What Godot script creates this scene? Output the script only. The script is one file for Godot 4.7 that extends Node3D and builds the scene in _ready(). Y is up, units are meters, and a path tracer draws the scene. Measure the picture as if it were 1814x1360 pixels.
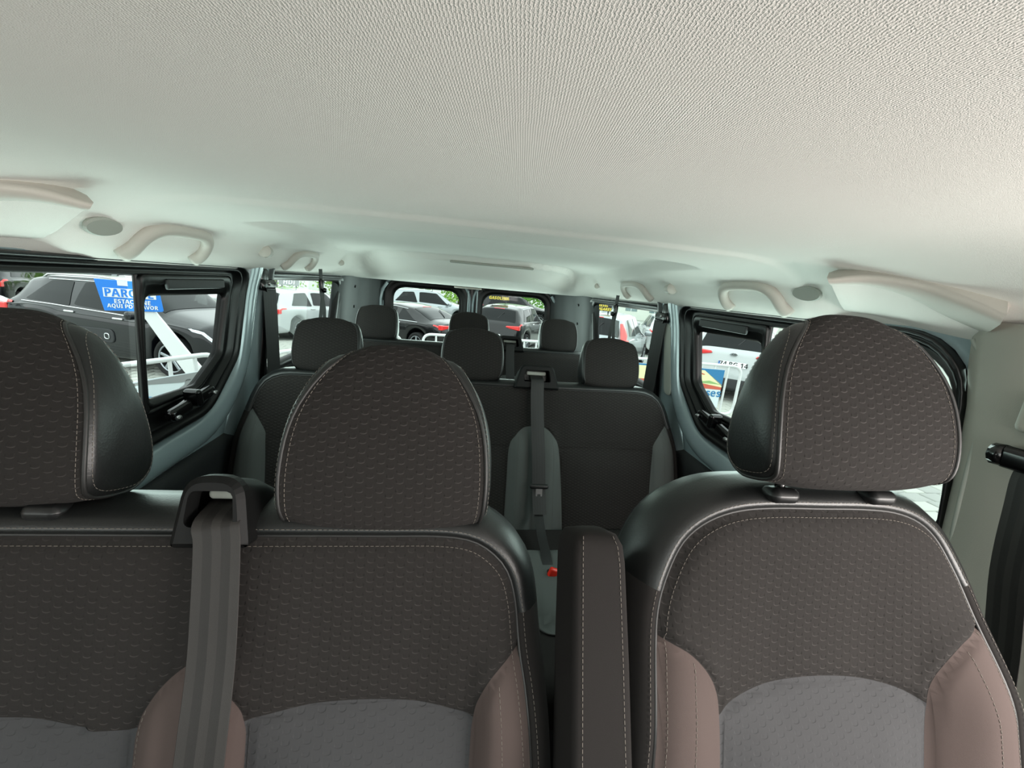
extends Node3D
# Interior of a nine-seat van looking back from between the front seats, parked cars outside.
# x to the right of the picture, y up, -z towards the rear doors. Metres.

const GROUND := -0.78
var M := {}
var used := {}

func _ready() -> void:
	# ---- camera
	var cam := Camera3D.new(); cam.name = "camera"
	cam.basis = Basis(Vector3(0.98928398, 0.08559291, 0.11828381), Vector3(-0.0548052, 0.96859543, -0.24252685), Vector3(-0.13532774, 0.23344536, 0.96290688)).orthonormalized()
	cam.position = Vector3(-0.065, 1.15, 0.0)
	cam.fov = rad_to_deg(2.0 * atan(680.0 / 720.0)); cam.near = 0.02; cam.far = 300.0
	add_child(cam); cam.current = true
	# ---- overcast sky and exposure
	var sm := ProceduralSkyMaterial.new()
	sm.sky_top_color = Color(0.93, 1.0, 0.985); sm.sky_horizon_color = Color(0.95, 1.0, 0.985); sm.sky_curve = 0.2
	sm.ground_bottom_color = Color(0.55, 0.57, 0.55); sm.ground_horizon_color = Color(0.75, 0.78, 0.76)
	sm.sky_energy_multiplier = 1.35; sm.ground_energy_multiplier = 0.6; sm.sun_angle_max = 1.0
	var sky := Sky.new(); sky.sky_material = sm
	var e := Environment.new()
	e.background_mode = Environment.BG_SKY; e.sky = sky
	e.tonemap_mode = Environment.TONE_MAPPER_LINEAR; e.tonemap_exposure = 1.8
	e.sdfgi_enabled = true; e.ssao_enabled = true; e.ssil_enabled = true
	var we := WorldEnvironment.new(); we.name = "world_environment"; we.environment = e; add_child(we)
	# ---- area lights added inside the windscreen and windows to brighten the interior
	var warm := Color(1.0, 0.968, 0.945); var cool := Color(0.88, 1.0, 0.96)
	fill_light("windscreen_fill", Vector3(0.28, 0.98, 0.96), Vector3(0.28, 1.0, -0.6), Vector2(0.9, 0.5), 0.28, warm)
	fill_light("front_door_fill", Vector3(0.815, 0.93, 0.17), Vector3(0.15, 0.62, -0.35), Vector2(0.7, 0.34), 1.1, warm)
	fill_light("front_door_fill", Vector3(-0.815, 0.93, 0.17), Vector3(-0.15, 0.62, -0.35), Vector2(0.7, 0.34), 0.07, warm)
	for s in [-1.0, 1.0]:
		fill_light("side_window_fill", Vector3(s * 0.785, 0.94, -0.97), Vector3(0, 0.98, -0.97), Vector2(0.80, 0.28), 0.17, cool)
		fill_light("rear_side_window_fill", Vector3(s * 0.77, 0.92, -2.10), Vector3(0, 0.98, -2.0), Vector2(0.70, 0.28), 0.13, cool)
		fill_light("rear_door_fill", Vector3(s * 0.33 + 0.012, 0.83, -3.11), Vector3(s * 0.33, 0.90, -2.0), Vector2(0.44, 0.46), 0.19, cool)
	materials()
	shell()
	headliner()
	windows()
	front_seats()
	rear_benches()
	belts()
	roof_fittings()
	outside()

func fill_light(called: String, at: Vector3, aim: Vector3, size: Vector2, energy: float, tint: Color) -> void:
	var l := AreaLight3D.new(); l.name = called; l.area_size = size; l.light_energy = energy; l.area_normalize_energy = true
	l.light_color = tint; l.shadow_enabled = true; l.area_range = 12.0
	add_child(l, true); l.look_at_from_position(at, aim, Vector3.UP)

# ------------------------------------------------------------------ mesh building
class MB:
	var v := PackedVector3Array()
	var n := PackedVector3Array()
	var t := PackedVector2Array()
	var ix := PackedInt32Array()

	func vert(p: Vector3, nn: Vector3, uv := Vector2.ZERO) -> int:
		v.append(p); n.append(nn); t.append(uv)
		return v.size() - 1

	# rows of points with shared smooth normals; closed joins the last column to the first
	func grid(rows: Array, closed := false, uvs: Array = [], flip := false) -> void:
		var base := v.size()
		var h := rows.size()
		var w: int = rows[0].size()
		for i in h:
			var r: PackedVector3Array = rows[i]
			for j in w:
				v.append(r[j]); n.append(Vector3.ZERO)
				t.append(uvs[i][j] if uvs.size() else Vector2(float(j) / w, float(i) / h))
		for i in h - 1:
			for j in (w if closed else w - 1):
				var a := base + i * w + j
				var b := base + i * w + (j + 1) % w
				var c := base + (i + 1) * w + (j + 1) % w
				var d := base + (i + 1) * w + j
				if flip:
					tri_add(a, c, b); tri_add(a, d, c)
				else:
					tri_add(a, b, c); tri_add(a, c, d)
		for i in h:   # poles
			var same := true
			for j in w:
				if rows[i][j].distance_squared_to(rows[i][0]) > 1e-12: same = false; break
			if same:
				var s := Vector3.ZERO
				for j in w: s += n[base + i * w + j]
				for j in w: n[base + i * w + j] = s
		for k in range(base, v.size()):
			n[k] = n[k].normalized() if n[k].length_squared() > 1e-20 else Vector3.UP

	func tri_add(a: int, b: int, c: int) -> void:
		var f := (v[c] - v[a]).cross(v[b] - v[a])
		n[a] += f; n[b] += f; n[c] += f
		ix.append(a); ix.append(b); ix.append(c)

	func flat(a: Vector3, b: Vector3, c: Vector3) -> void:
		var f := (c - a).cross(b - a).normalized()
		ix.append(vert(a, f)); ix.append(vert(b, f)); ix.append(vert(c, f))

	func quad(a: Vector3, b: Vector3, c: Vector3, d: Vector3) -> void:
		var f := (c - a).cross(b - a).normalized()
		var k := v.size()
		vert(a, f, Vector2(0, 1)); vert(b, f, Vector2(0, 0)); vert(c, f, Vector2(1, 0)); vert(d, f, Vector2(1, 1))
		ix.append_array(PackedInt32Array([k, k + 1, k + 2, k, k + 2, k + 3]))

	# tube along a path
	func tube(path: PackedVector3Array, r: float, seg := 8, closed := false, caps := true) -> void:
		var rows := []
		var m := path.size()
		var side := Vector3.ZERO
		for i in m:
			var a: Vector3 = path[(i - 1 + m) % m] if closed else path[maxi(i - 1, 0)]
			var b: Vector3 = path[(i + 1) % m] if closed else path[mini(i + 1, m - 1)]
			var d := (b - a).normalized()
			if side == Vector3.ZERO: side = d.cross(Vector3.UP if absf(d.y) < 0.9 else Vector3.RIGHT).normalized()
			side = (side - d * side.dot(d)).normalized()
			var up := side.cross(d)
			var row := PackedVector3Array()
			for k in seg:
				var an := TAU * k / seg
				row.append(path[i] + (side * cos(an) + up * sin(an)) * r)
			rows.append(row)
		if closed: rows.append(rows[0])
		elif caps:
			var s := PackedVector3Array(); s.resize(seg); s.fill(path[0]); rows.push_front(s)
			var s2 := PackedVector3Array(); s2.resize(seg); s2.fill(path[m - 1]); rows.push_back(s2)
		grid(rows, true)

	# box with rounded edges
	func rbox(size: Vector3, r: float, at := Vector3.ZERO, b := Basis(), k := 2) -> void:
		var h := size * 0.5
		r = minf(r, minf(h.x, minf(h.y, h.z)))
		var la := PackedFloat32Array(); var lo := PackedFloat32Array()
		for i in k + 1: la.append(-PI / 2 + (PI / 2) * i / k)
		for i in k + 1: la.append((PI / 2) * i / k)
		for q in 4:
			for i in k + 1: lo.append(q * PI / 2 + (PI / 2) * i / k)
		var rows := []
		for i in la.size():
			var row := PackedVector3Array()
			var sy := -1.0 if i <= k else 1.0
			for j in lo.size():
				var q := j / (k + 1)
				var sx := 1.0 if q == 0 or q == 3 else -1.0
				var sz := 1.0 if q < 2 else -1.0
				var d := Vector3(cos(la[i]) * cos(lo[j]), sin(la[i]), cos(la[i]) * sin(lo[j]))
				row.append(at + b * (Vector3(sx * (h.x - r), sy * (h.y - r), sz * (h.z - r)) + d * r))
			rows.append(row)
		# caps first
		var c0 := PackedVector3Array(); c0.resize(lo.size()); c0.fill(at + b * Vector3(0, -h.y, 0)); rows.push_front(c0)
		var c1 := PackedVector3Array(); c1.resize(lo.size()); c1.fill(at + b * Vector3(0, h.y, 0)); rows.push_back(c1)
		grid(rows, true)

	# outline(s) pushed through a thickness; polygon in x, y, thickness along z of the basis
	func prism(outer: PackedVector2Array, depth: float, bevel := 0.0, xf := Transform3D(), holes: Array = []) -> void:
		var o := ccw(outer)
		var inn := inset(o, bevel)
		for s in [1.0, -1.0]:
			var z: float = depth * 0.5 * s
			for poly in cut(inn, holes):
				var id := Geometry2D.triangulate_polygon(poly)
				if id.is_empty():
					poly = Geometry2D.convex_hull(poly); poly.remove_at(poly.size() - 1); id = Geometry2D.triangulate_polygon(poly)
				for k in range(0, id.size(), 3):
					var a: Vector2 = poly[id[k]]; var b: Vector2 = poly[id[k + 1]]; var c: Vector2 = poly[id[k + 2]]
					if ((b - a).cross(c - a) > 0.0) == (s > 0.0):
						var q := b; b = c; c = q
					flat(xf * Vector3(a.x, a.y, z), xf * Vector3(b.x, b.y, z), xf * Vector3(c.x, c.y, z))
		var loops := [[o, inn]]
		for hl in holes:
			var c2 := ccw(hl); c2.reverse(); loops.append([c2, c2])
		for lp in loops:
			var a: PackedVector2Array = lp[0]; var b: PackedVector2Array = lp[1]
			var bv := bevel if lp[0] != lp[1] else 0.0
			for i in a.size():
				var j := (i + 1) % a.size()
				var zo := depth * 0.5 - bv
				quad(xf * Vector3(a[i].x, a[i].y, -zo), xf * Vector3(a[i].x, a[i].y, zo), xf * Vector3(a[j].x, a[j].y, zo), xf * Vector3(a[j].x, a[j].y, -zo))
				if bv > 0.0:
					quad(xf * Vector3(a[i].x, a[i].y, zo), xf * Vector3(b[i].x, b[i].y, depth * 0.5), xf * Vector3(b[j].x, b[j].y, depth * 0.5), xf * Vector3(a[j].x, a[j].y, zo))
					quad(xf * Vector3(b[i].x, b[i].y, -depth * 0.5), xf * Vector3(a[i].x, a[i].y, -zo), xf * Vector3(a[j].x, a[j].y, -zo), xf * Vector3(b[j].x, b[j].y, -depth * 0.5))

	static func ccw(p: PackedVector2Array) -> PackedVector2Array:
		var a := 0.0
		for i in p.size(): a += p[i].cross(p[(i + 1) % p.size()])
		var q := p.duplicate()
		if a < 0.0: q.reverse()
		return q

	static func inset(p: PackedVector2Array, d: float) -> PackedVector2Array:   # p counter-clockwise, d > 0 inwards
		if d == 0.0: return p
		var q := PackedVector2Array()
		var m := p.size()
		for i in m:
			var a := (p[i] - p[(i - 1 + m) % m]).normalized(); var b := (p[(i + 1) % m] - p[i]).normalized()
			var na := Vector2(-a.y, a.x); var nb := Vector2(-b.y, b.x)
			var s := (na + nb)
			s = s.normalized() / maxf(0.5, s.normalized().dot(na)) if s.length() > 0.01 else na
			q.append(p[i] + s * d)
		return q

	static func cut(outer: PackedVector2Array, holes: Array) -> Array:
		var list := [outer]
		for hl in holes:
			var c := Vector2.ZERO
			for p in hl: c += p
			c /= hl.size()
			var nxt := []
			for poly in list:
				if not Geometry2D.is_point_in_polygon(c, poly) and Geometry2D.intersect_polygons(poly, hl).is_empty():
					nxt.append(poly); continue
				for s in [-1.0, 1.0]:
					var rect := PackedVector2Array([Vector2(c.x, -99), Vector2(c.x + s * 99, -99), Vector2(c.x + s * 99, 99), Vector2(c.x, 99)])
					for half in Geometry2D.intersect_polygons(poly, rect):
						for bit in Geometry2D.clip_polygons(half, hl): nxt.append(bit)
			list = nxt
		return list

	# a polygon laid on a surface f(Vector2) -> Vector3, cut into cells; uv = position * uvs
	func sheet(poly: PackedVector2Array, holes: Array, f: Callable, cell: float, uvs: Vector2, flip := false) -> void:
		var lo := poly[0]; var hi := poly[0]
		for p in poly: lo = lo.min(p); hi = hi.max(p)
		var nx := int(ceil((hi.x - lo.x) / cell)) + 1; var ny := int(ceil((hi.y - lo.y) / cell)) + 1
		var pos := PackedVector3Array(); pos.resize((nx + 2) * (ny + 2))
		var W := nx + 2
		for j in ny + 2:
			for i in nx + 2: pos[j * W + i] = f.call(lo + Vector2(i - 1, j - 1) * cell)
		var inside := PackedByteArray(); inside.resize(W * (ny + 2))
		for j in range(1, ny + 1):
			for i in range(1, nx + 1):
				var q := lo + Vector2(i - 1, j - 1) * cell
				var yes := Geometry2D.is_point_in_polygon(q, poly)
				for hl in holes:
					if yes and Geometry2D.is_point_in_polygon(q, hl): yes = false
				inside[j * W + i] = 1 if yes else 0
		var idx := PackedInt32Array(); idx.resize(W * (ny + 2)); idx.fill(-1)
		for j in range(1, ny):
			for i in range(1, nx):
				var k := [j * W + i, j * W + i + 1, (j + 1) * W + i + 1, (j + 1) * W + i]
				var cnt := inside[k[0]] + inside[k[1]] + inside[k[2]] + inside[k[3]]
				var q0 := lo + Vector2(i - 1, j - 1) * cell
				if cnt == 4:
					for m in k:
						if idx[m] < 0:
							var ii: int = m % W; var jj: int = m / W
							var nn := (pos[mini(jj + 1, ny + 1) * W + ii] - pos[maxi(jj - 1, 0) * W + ii]).cross(pos[jj * W + mini(ii + 1, nx + 1)] - pos[jj * W + maxi(ii - 1, 0)]).normalized()
							idx[m] = vert(pos[m], nn if flip else -nn, (lo + Vector2(ii - 1, jj - 1) * cell) * uvs)
					var a := idx[k[0]]; var b := idx[k[1]]; var c := idx[k[2]]; var d := idx[k[3]]
					ix.append_array(PackedInt32Array([a, b, c, a, c, d]) if flip else PackedInt32Array([a, c, b, a, d, c]))
					continue
				var bits: Array = Geometry2D.intersect_polygons(PackedVector2Array([q0, q0 + Vector2(cell, 0), q0 + Vector2(cell, cell), q0 + Vector2(0, cell)]), poly)
				for hl in holes:
					var nxt := []
					for bit in bits: nxt.append_array(Geometry2D.clip_polygons(bit, hl))
					bits = nxt
				for bit in bits:
					var id := Geometry2D.triangulate_polygon(bit)
					var at := v.size()
					for p in bit:
						var e := cell * 0.3
						var nn: Vector3 = (f.call(p + Vector2(0, e)) - f.call(p - Vector2(0, e))).cross(f.call(p + Vector2(e, 0)) - f.call(p - Vector2(e, 0))).normalized()
						vert(f.call(p), nn if flip else -nn, p * uvs)
					for m in range(0, id.size(), 3):
						var a: Vector2 = bit[id[m]]; var b: Vector2 = bit[id[m + 1]]; var c: Vector2 = bit[id[m + 2]]
						if ((b - a).cross(c - a) > 0.0) == flip: ix.append_array(PackedInt32Array([at + id[m], at + id[m + 1], at + id[m + 2]]))
						else: ix.append_array(PackedInt32Array([at + id[m], at + id[m + 2], at + id[m + 1]]))

	func mesh() -> ArrayMesh:
		var a := []; a.resize(Mesh.ARRAY_MAX)
		a[Mesh.ARRAY_VERTEX] = v; a[Mesh.ARRAY_NORMAL] = n; a[Mesh.ARRAY_TEX_UV] = t; a[Mesh.ARRAY_INDEX] = ix
		var m := ArrayMesh.new(); m.add_surface_from_arrays(Mesh.PRIMITIVE_TRIANGLES, a)
		return m

# ------------------------------------------------------------------ naming and labelling
func numbered(called: String) -> String:
	var k: int = used.get(called, 0); used[called] = k + 1
	return called if k == 0 else "%s_%03d" % [called, k]

func put(called: String, b: MB, m: Material, parent: Node3D = self) -> MeshInstance3D:
	var o := MeshInstance3D.new(); o.mesh = b.mesh(); o.material_override = null
	o.mesh.surface_set_material(0, m)
	o.name = numbered(called) if parent == self else called
	parent.add_child(o, true)
	return o

func thing(called: String, label: String, category: String, at := Vector3.ZERO, group := "") -> Node3D:
	var o := Node3D.new(); o.name = numbered(called); add_child(o, true); o.position = at
	tag(o, label, category, group)
	return o

func tag(o: Node3D, label: String, category: String, group := "") -> void:
	o.set_meta("label", label); o.set_meta("category", category)
	if group: o.set_meta("group", group)

func struct(o: Node3D, label: String, category: String) -> Node3D:
	o.set_meta("kind", "structure"); o.set_meta("label", label); o.set_meta("category", category)
	return o

func stuff(o: Node3D) -> Node3D:
	o.set_meta("kind", "stuff"); return o

# ------------------------------------------------------------------ curves
func P2(a: Array) -> PackedVector2Array:
	var p := PackedVector2Array()
	for i in range(0, a.size(), 2): p.append(Vector2(a[i], a[i + 1]))
	return p

func smooth2(p: PackedVector2Array, closed: bool, per := 6) -> PackedVector2Array:
	var q := PackedVector2Array(); var m := p.size()
	for i in (m if closed else m - 1):
		var a := p[(i - 1 + m) % m] if closed else p[maxi(i - 1, 0)]
		var d := p[(i + 2) % m] if closed else p[mini(i + 2, m - 1)]
		var b := p[i]; var c := p[(i + 1) % m]
		for k in per: q.append(b.cubic_interpolate(c, a, d, float(k) / per))
	if not closed: q.append(p[m - 1])
	return q

func smooth3(p: PackedVector3Array, per := 6) -> PackedVector3Array:
	var q := PackedVector3Array(); var m := p.size()
	for i in m - 1:
		for k in per: q.append(p[i].cubic_interpolate(p[i + 1], p[maxi(i - 1, 0)], p[mini(i + 2, m - 1)], float(k) / per))
	q.append(p[m - 1])
	return q

func rounded(p: PackedVector2Array, r, seg := 6) -> PackedVector2Array:   # r: one radius or one per corner
	var q := PackedVector2Array(); var m := p.size()
	for i in m:
		var rr: float = r[i] if r is Array else r
		var a := (p[(i - 1 + m) % m] - p[i]); var b := (p[(i + 1) % m] - p[i])
		var half := acos(clampf(a.normalized().dot(b.normalized()), -1, 1)) / 2.0
		var d := minf(rr / maxf(tan(half), 0.05), minf(a.length(), b.length()) * 0.49)
		var s := p[i] + a.normalized() * d; var e := p[i] + b.normalized() * d
		for k in seg + 1:
			var t := float(k) / seg
			q.append(s.lerp(p[i], t).lerp(p[i].lerp(e, t), t))
	return q

func resample(p: PackedVector2Array, count: int, closed := true) -> PackedVector2Array:
	var L := PackedFloat32Array([0.0]); var m := p.size()
	for i in (m if closed else m - 1): L.append(L[i] + p[i].distance_to(p[(i + 1) % m]))
	var q := PackedVector2Array(); var k := 0
	for i in count:
		var s := L[-1] * i / (count if closed else count - 1)
		while k < L.size() - 2 and L[k + 1] < s: k += 1
		q.append(p[k].lerp(p[(k + 1) % m], clampf((s - L[k]) / maxf(L[k + 1] - L[k], 1e-9), 0, 1)))
	return q

func circle(r: float, seg := 20, at := Vector2.ZERO) -> PackedVector2Array:
	var q := PackedVector2Array()
	for i in seg: q.append(at + Vector2(cos(TAU * i / seg), sin(TAU * i / seg)) * r)
	return q

func rect(x0: float, y0: float, x1: float, y1: float) -> PackedVector2Array:
	return PackedVector2Array([Vector2(x0, y0), Vector2(x1, y0), Vector2(x1, y1), Vector2(x0, y1)])

func curve(keys: Array, x: float) -> float:   # [x, y, x, y, ...] eased between keys
	if x <= keys[0]: return keys[1]
	for i in range(2, keys.size(), 2):
		if x <= keys[i]:
			var t: float = (x - keys[i - 2]) / (keys[i] - keys[i - 2])
			return lerpf(keys[i - 1], keys[i + 1], t)
	return keys[-1]

func soft(keys: Array, x: float) -> float:    # the same through a Catmull-Rom curve
	var m := keys.size() / 2
	if x <= keys[0]: return keys[1]
	for i in range(1, m):
		if x <= keys[2 * i]:
			var t: float = (x - keys[2 * i - 2]) / (keys[2 * i] - keys[2 * i - 2])
			var a: float = keys[2 * maxi(i - 2, 0) + 1]; var d: float = keys[2 * mini(i + 1, m - 1) + 1]
			return cubic_interpolate(keys[2 * i - 1], keys[2 * i + 1], a, d, t)
	return keys[-1]

# dashes of thread along a path, lifted r above it
func stitches(b: MB, path: PackedVector3Array, dash: float, gap: float, r: float) -> void:
	var s := 0.0; var k := 0; var total := 0.0
	var L := PackedFloat32Array([0.0])
	for i in path.size() - 1: total += path[i].distance_to(path[i + 1]); L.append(total)
	while s + dash < total:
		var pts := PackedVector3Array()
		for q in [0.0, 0.5, 1.0]:
			var w: float = s + dash * q
			while k < L.size() - 2 and L[k + 1] < w: k += 1
			pts.append(path[k].lerp(path[k + 1], clampf((w - L[k]) / maxf(L[k + 1] - L[k], 1e-9), 0, 1)))
		b.tube(pts, r, 4)
		s += dash + gap

# flat strap along a path; wide = direction across it at each point
func strap(b: MB, path: PackedVector3Array, wide: Array, width: float, thick: float) -> void:
	var rows := []; var uvs := []; var L := 0.0
	for i in path.size():
		if i: L += path[i].distance_to(path[i - 1])
		var d := (path[mini(i + 1, path.size() - 1)] - path[maxi(i - 1, 0)]).normalized()
		var w: Vector3 = wide[i] if i < wide.size() else wide[-1]
		w = (w - d * w.dot(d)).normalized()
		var u := w.cross(d)
		var row := PackedVector3Array(); var uv := []
		for q in [[-1, -1, 0.0], [-1.03, 0, 0.0], [-1, 1, 0.0], [-0.9, 1.0, 0.05], [0, 1.0, 0.5], [0.9, 1.0, 0.95], [1, 1, 1.0], [1.03, 0, 1.0], [1, -1, 1.0], [0, -1, 0.5]]:
			row.append(path[i] + w * (width * 0.5 * q[0]) + u * (thick * 0.5 * q[1])); uv.append(Vector2(q[2], L / width))
		rows.append(row); uvs.append(uv)
	b.grid(rows, true, uvs)

# ring between loops in wall coordinates: loops = [[polygon, depth], ...], all resampled to the same count; f(Vector2, depth)
func ring(b: MB, loops: Array, f: Callable, count := 96, flip := false) -> void:
	var rows := []
	for l in loops:
		var row := PackedVector3Array()
		for p in resample(l[0], count): row.append(f.call(p, l[1]))
		rows.append(row)
	b.grid(rows, true, [], flip)

# ------------------------------------------------------------------ materials
func grey_image(size: int, f: Callable) -> ImageTexture:
	var d := PackedByteArray(); d.resize(size * size)
	for y in size:
		for x in size: d[y * size + x] = clampi(int(f.call(x, y) * 255.0), 0, 255)
	return ImageTexture.create_from_image(Image.create_from_data(size, size, false, Image.FORMAT_L8, d))

func mat(called: String, c: Color, rough: float, metal := 0.0, spec := 0.5) -> StandardMaterial3D:
	var m := StandardMaterial3D.new(); m.resource_name = called
	m.albedo_color = c; m.roughness = rough; m.metallic = metal; m.metallic_specular = spec
	M[called] = m
	return m

func bump(m: StandardMaterial3D, t: Texture2D, cm: float, scale := 0.0) -> void:
	m.heightmap_enabled = true; m.heightmap_texture = t; m.heightmap_scale = cm
	if scale > 0.0:
		m.uv1_triplanar = true; m.uv1_scale = Vector3.ONE * scale

func fabric_texture() -> Array:
	# 8 x 16 half-staggered rows of small crescents pressed into knitted cloth; one tile is 0.168 m square
	var rng := RandomNumberGenerator.new(); rng.seed = 5
	var deep := []
	for i in 8 * 32: deep.append(rng.randf_range(0.65, 1.0))
	var size := 1024
	var d := PackedByteArray(); d.resize(size * size); var w2 := PackedByteArray(); w2.resize(size * size)
	var px := size / 8.0      # pixels in one period across (21 mm)
	var py := size / 16.0     # and down (10.5 mm)
	for y in size:
		for x in size:
			var h := 0.72 + 0.10 * rng.randf() + (0.04 if (x / 2 + y / 3) % 2 == 0 else 0.0)
			var lit_tone := 0.64 + 0.06 * rng.randf()      # lit lip of each crescent painted paler into the cloth colour
			for k in 2:
				var u := x / px - 0.25 - 0.5 * k
				var w := y / py - 0.25 - 0.5 * k
				var ci := int(floor(u + 0.5)); var cj := int(floor(w + 0.5))
				var du := (u - ci) * 21.0; var dv := (w - cj) * 10.5   # millimetres from the middle; dv grows downwards
				if absf(du) < 4.6:
					var lip := 1.7 - du * du * 0.085                   # smile-shaped lower lip
					var above := lip - dv
					if absf(above + 0.1) < 0.75: lit_tone += 0.36 * (1.0 - smoothstep(0.25, 0.75, absf(above + 0.1))) * (1.0 - smoothstep(2.8, 4.4, absf(du))) * deep[((ci % 8 + 8) % 8) + 8 * (((cj % 16 + 16) % 16) * 2 + k)]
					if above > -0.5 and above < 5.0:
						var side := 1.0 - smoothstep(2.6, 4.6, absf(du))
						var fall := smoothstep(-0.5, 0.25, above) * (1.0 - smoothstep(0.6, 5.0, above))
						h -= 0.6 * side * fall * deep[((ci % 8 + 8) % 8) + 8 * (((cj % 16 + 16) % 16) * 2 + k)]
			d[y * size + x] = clampi(int(h * 255.0), 0, 255); w2[y * size + x] = clampi(int(lit_tone * 255.0), 0, 255)
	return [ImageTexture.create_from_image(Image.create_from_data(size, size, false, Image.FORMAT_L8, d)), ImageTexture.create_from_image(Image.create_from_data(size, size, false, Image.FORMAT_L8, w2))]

func materials() -> void:
	var rng := RandomNumberGenerator.new(); rng.seed = 11
	var cloth := grey_image(512, func(x, y): return 0.35 + 0.4 * rng.randf() + (0.2 if (x + 2 * y) % 5 < 2 else 0.0))
	var twill := grey_image(256, func(x, y): return 0.3 + 0.25 * rng.randf() + 0.4 * absf(fposmod((x + y) / 8.0, 1.0) - 0.5))
	var felt := grey_image(512, func(x, y): return 0.25 + 0.5 * rng.randf() + (0.25 if (x / 2 + (y / 14) % 3) % 3 == 0 else 0.0))
	var pebble := NoiseTexture2D.new(); pebble.width = 256; pebble.height = 256; pebble.seamless = true
	var fn := FastNoiseLite.new(); fn.seed = 3; fn.noise_type = FastNoiseLite.TYPE_CELLULAR; fn.frequency = 0.09
	pebble.noise = fn
	var both := fabric_texture(); var crescents: ImageTexture = both[0]; var lit_arcs: ImageTexture = both[1]
	var m: StandardMaterial3D
	m = mat("headliner", Color(0.88, 0.87, 0.85), 0.95, 0.0, 0.2); bump(m, felt, 0.06, 7.0)
	m = mat("trim_plastic", Color(0.72, 0.70, 0.67), 0.55, 0.0, 0.4); bump(m, pebble, 0.01, 22.0)
	m = mat("pillar_trim", Color(0.62, 0.61, 0.575), 0.6, 0.0, 0.4); bump(m, pebble, 0.01, 22.0)
	m = mat("plug", Color(0.60, 0.61, 0.58), 0.6)
	m = mat("body_paint", Color(0.57, 0.63, 0.65), 0.24, 0.2, 0.6); m.clearcoat_enabled = true; m.clearcoat = 0.6; m.clearcoat_roughness = 0.15
	m = mat("door_paint", Color(0.16, 0.175, 0.18), 0.5, 0.0, 0.4)
	m = mat("dark_trim", Color(0.13, 0.135, 0.14), 0.55); bump(m, pebble, 0.012, 22.0)
	m = mat("black_rubber", Color(0.02, 0.021, 0.023), 0.36)
	m = mat("black_gloss", Color(0.03, 0.03, 0.032), 0.16)
	m = mat("black_plastic", Color(0.075, 0.078, 0.08), 0.38); bump(m, pebble, 0.006, 40.0)
	m = mat("guide_plastic", Color(0.06, 0.062, 0.062), 0.55, 0.0, 0.3); bump(m, pebble, 0.005, 40.0)
	m = mat("steel", Color(0.62, 0.62, 0.62), 0.28, 0.9)
	m = mat("carpet", Color(0.09, 0.09, 0.095), 0.95); bump(m, felt, 0.1, 5.0)
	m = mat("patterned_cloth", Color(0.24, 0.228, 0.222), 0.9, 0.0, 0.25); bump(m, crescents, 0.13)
	m.albedo_texture = lit_arcs; m.rim_enabled = true; m.rim = 0.10; m.rim_tint = 0.6
	m = mat("lumbar_cloth", Color(0.235, 0.235, 0.24), 0.9, 0.0, 0.25); bump(m, crescents, 0.08)
	m.rim_enabled = true; m.rim = 0.10; m.rim_tint = 0.6
	m = mat("bolster_cloth", Color(0.295, 0.258, 0.248), 0.92, 0.0, 0.2); bump(m, twill, 0.02, 30.0)
	m = mat("bolster_dark", Color(0.32, 0.33, 0.325), 0.92, 0.0, 0.2); bump(m, twill, 0.02, 30.0)
	m = mat("plain_cloth", Color(0.145, 0.137, 0.134), 0.92, 0.0, 0.2); bump(m, cloth, 0.02, 12.0)
	m.rim_enabled = true; m.rim = 0.12; m.rim_tint = 0.6
	m = mat("leather", Color(0.085, 0.09, 0.09), 0.40, 0.0, 0.48); bump(m, pebble, 0.015, 16.0)
	m = mat("piping", Color(0.10, 0.098, 0.096), 0.5)
	m = mat("thread", Color(0.44, 0.415, 0.385), 0.8)
	m = mat("dark_thread", Color(0.24, 0.22, 0.21), 0.8)
	m = mat("red_plastic", Color(0.86, 0.16, 0.09), 0.35)
	# belt webbing: three woven ribs along it
	m = mat("webbing", Color(0.185, 0.176, 0.17), 0.55, 0.0, 0.4)
	var ribs := grey_image(128, func(x, y): return 0.45 + 0.25 * absf(sin(x / 128.0 * PI * 5.0)) + 0.12 * float((x + y * 2) % 6 < 3) + 0.1 * rng.randf())
	bump(m, ribs, 0.04)
	m.albedo_texture = grey_image(128, func(x, y): return 0.82 + 0.18 * (1.0 if fposmod(x / 128.0 * 5.0, 2.0) < 1.0 else 0.0) - 0.06 * rng.randf())
	m = mat("dark_webbing", Color(0.10, 0.10, 0.10), 0.6); bump(m, ribs, 0.04)
	# glazing: privacy glass behind, smooth and dark
	m = mat("privacy_glass", Color(0.005, 0.007, 0.007, 0.30), 0.03, 0.0, 0.16); m.transparency = BaseMaterial3D.TRANSPARENCY_ALPHA
	m = mat("clear_glass", Color(0.02, 0.03, 0.028, 0.08), 0.03); m.transparency = BaseMaterial3D.TRANSPARENCY_ALPHA
	# outside
	m = mat("white_tube", Color(0.80, 0.81, 0.81), 0.35)
	m = mat("white_paint", Color(0.67, 0.69, 0.69), 0.25); m.clearcoat_enabled = true; m.clearcoat = 0.8; m.clearcoat_roughness = 0.05
	m = mat("silver_paint", Color(0.60, 0.63, 0.64), 0.3, 0.6); m.clearcoat_enabled = true; m.clearcoat = 0.8; m.clearcoat_roughness = 0.05
	m = mat("navy_paint", Color(0.02, 0.028, 0.05), 0.3, 0.0, 0.3); m.clearcoat_enabled = true; m.clearcoat = 0.7; m.clearcoat_roughness = 0.03
	m = mat("black_paint", Color(0.02, 0.026, 0.03), 0.3, 0.0, 0.3); m.clearcoat_enabled = true; m.clearcoat = 0.7; m.clearcoat_roughness = 0.03
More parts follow.
